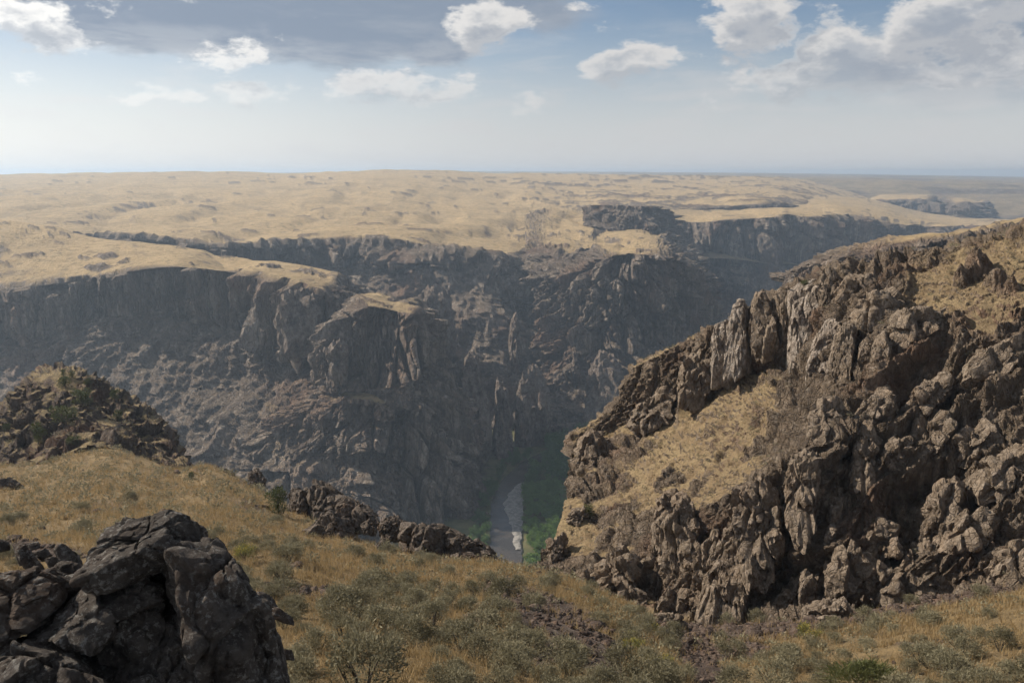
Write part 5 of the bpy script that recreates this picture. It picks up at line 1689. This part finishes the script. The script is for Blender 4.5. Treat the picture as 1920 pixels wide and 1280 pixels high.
JUN = [(120, 704, 16, 12, "thin juniper on the very top of the knoll"), (137, 706, 14, 14, "second juniper on top of the knoll"),
       (123, 724, 22, 34, "broad juniper just below the knoll top"), (167, 720, 14, 18, "small juniper on the right shoulder of the knoll"),
       (152, 756, 30, 44, "spreading bright juniper in the middle of the knoll"), (217, 748, 22, 22, "juniper on the skyline right of the knoll top"),
       (115, 792, 34, 62, "largest dark juniper thicket on the knoll"), (75, 832, 42, 28, "upright juniper at the left foot of the knoll"),
       (137, 832, 20, 32, "low green juniper at the foot of the knoll"), (14, 806, 16, 18, "juniper at the left frame edge"),
       (224, 784, 20, 20, "grey juniper on the right flank of the knoll"), (360, 898, 18, 16, "juniper where the knoll meets the saddle")]
for q, (x, y, hp, wp, lab) in enumerate(JUN):
    g = ground_at(x, y, ["rocky_knoll", "near_slope"])
    k = g[1] / F
    tree("juniper", "juniper", q, g - np.array([0, 0, .2]), hp * k * 1.15, wp * k * 1.05, lab, "juniper", "junipers on and round the knoll")
for (x, y, hp, wp, lab, shs) in [(527, 962, 58, 54, "lone round juniper beside the rim outcrops", ["near_slope"]),
                                 (1102, 968, 30, 26, "lone small bush on the left end of the right ridge", ["right_ridge"]),
                                 (1506, 531, 10, 22, "tiny bush on top of the widest pillar", ["right_ridge"])]:
    g = ground_at(x, y, shs)
    k = g[1] / F
    tree("juniper", "juniper", x, g - np.array([0, 0, .2]), hp * k * 1.1, wp * k, lab, "juniper", None)

# riverside: (bank name, polygon of the stand in photo pixels at river level, number, kind, height range)
STANDS = [("thicket below the sunlit bend", [(988, 960), (1050, 960), (1055, 1060), (985, 1075)], 70, "willow", (4.5, 8.5)),
          ("sunlit right bank", [(984, 915), (1048, 905), (1055, 962), (986, 962)], 48, "willow", (4.5, 9.0)),
          ("right bank at the bend", [(1000, 868), (1075, 840), (1110, 890), (990, 912)], 46, "cottonwood", (7.0, 15.0)),
          ("grove behind the bend", [(1020, 836), (1110, 806), (1110, 850), (1040, 852)], 30, "cottonwood", (9.0, 17.0)),
          ("left bank under the butte", [(882, 1060), (912, 1060), (916, 950), (890, 975)], 36, "cottonwood", (4.0, 8.0)),
          ("left bank past the butte", [(896, 960), (918, 948), (948, 885), (910, 905)], 26, "cottonwood", (4.5, 9.0)),
          ("left bank at the bend", [(925, 890), (955, 880), (1010, 845), (960, 850)], 26, "cottonwood", (4.0, 8.0))]
for where, poly, n, kind, (h0, h1) in STANDS:
    poly = np.array(poly, float)
    for q in range(n):
        w = r.random(2)
        top = poly[0] * (1 - w[0]) + poly[1] * w[0]
        bot = poly[3] * (1 - w[0]) + poly[2] * w[0]
        p = top * (1 - w[1]) + bot * w[1]
        g = on_river(p[0], p[1], 0.2)
        h = r.uniform(h0, h1)
        tree("willow" if kind == "willow" else "cottonwood", kind, q, g, h, h * r.uniform(.95, 1.35), f"tree, {where}", "tree", f"trees of the {where}")

# green shrub at the bottom edge
gm = shrub_mesh("green_shrub", GREEN_MAT, 900, clumps=26, per=60, leaf=(0.20, 0.016), flat=1.1, upright=1.8)
g = ground_at(1610, 1290, ["near_slope"])
o = obj("green_shrub", gm, None, "feathery green shrub cut by the bottom edge", "bush")
o.location = g
o.scale = (2.8, 1.4, 1.15)

# things of one kind and place are told apart by their order across the picture
ORD = ["leftmost", "second from the left", "third from the left", "fourth from the left", "fifth from the left", "sixth from the left",
       "seventh from the left", "eighth from the left", "ninth from the left", "tenth from the left"]
same = {}
for o in list(COL.objects):
    if o.get("label") and o.get("group") and not o.parent and o.get("kind") is None:
        same.setdefault(o["label"], []).append(o)
ROWS = ["back row", "second row", "third row", "fourth row", "front row"]
for lab, os_ in same.items():
    if len(os_) < 2:
        continue
    px, py = to_pix(np.array([o.location[:] for o in os_]))
    nb = int(math.ceil(len(os_) / 19))
    for bnd, part in enumerate(np.array_split(np.argsort(py), nb)):
        part = part[np.argsort(px[part])]
        n = len(part)
        row = "" if nb == 1 else (ROWS[-1] if bnd == nb - 1 else ROWS[bnd]) + ", "
        for k, i in enumerate(part):
            w = "rightmost" if k == n - 1 else ORD[k] if k < len(ORD) else ORD[n - 1 - k].replace("left", "right")
            os_[i]["label"] = f"{lab}, {row}{w}"

# ------------------------------------------------------------------ haze
def build_haze():
    x, y0, y1, z0, z1 = 11500.0, -300.0, 9800.0, -620.0, 54.0
    v = [(sx * x, sy, sz) for sz in (z0, z1) for sy in (y0, y1) for sx in (-1, 1)]
    f = [(0, 2, 3, 1), (4, 5, 7, 6), (0, 1, 5, 4), (2, 6, 7, 3), (0, 4, 6, 2), (1, 3, 7, 5)]
    m = bpy.data.materials.new("haze_air")
    m.use_nodes = True
    t = m.node_tree
    t.nodes.clear()
    N = NT(t)
    out = N.n("ShaderNodeOutputMaterial")
    pv = N.n("ShaderNodeVolumePrincipled")
    pv.inputs["Color"].default_value = (0.64, 0.81, 1.0, 1)
    pv.inputs["Density"].default_value = HAZE_DENSITY
    pv.inputs["Anisotropy"].default_value = 0.35
    N.l(pv.outputs[0], out.inputs["Volume"])
    me = mesh_from("haze", np.array(v), np.array(f), m, False)
    obj("haze", me, kind="stuff")


HAZE_DENSITY = 0.000155
build_haze()
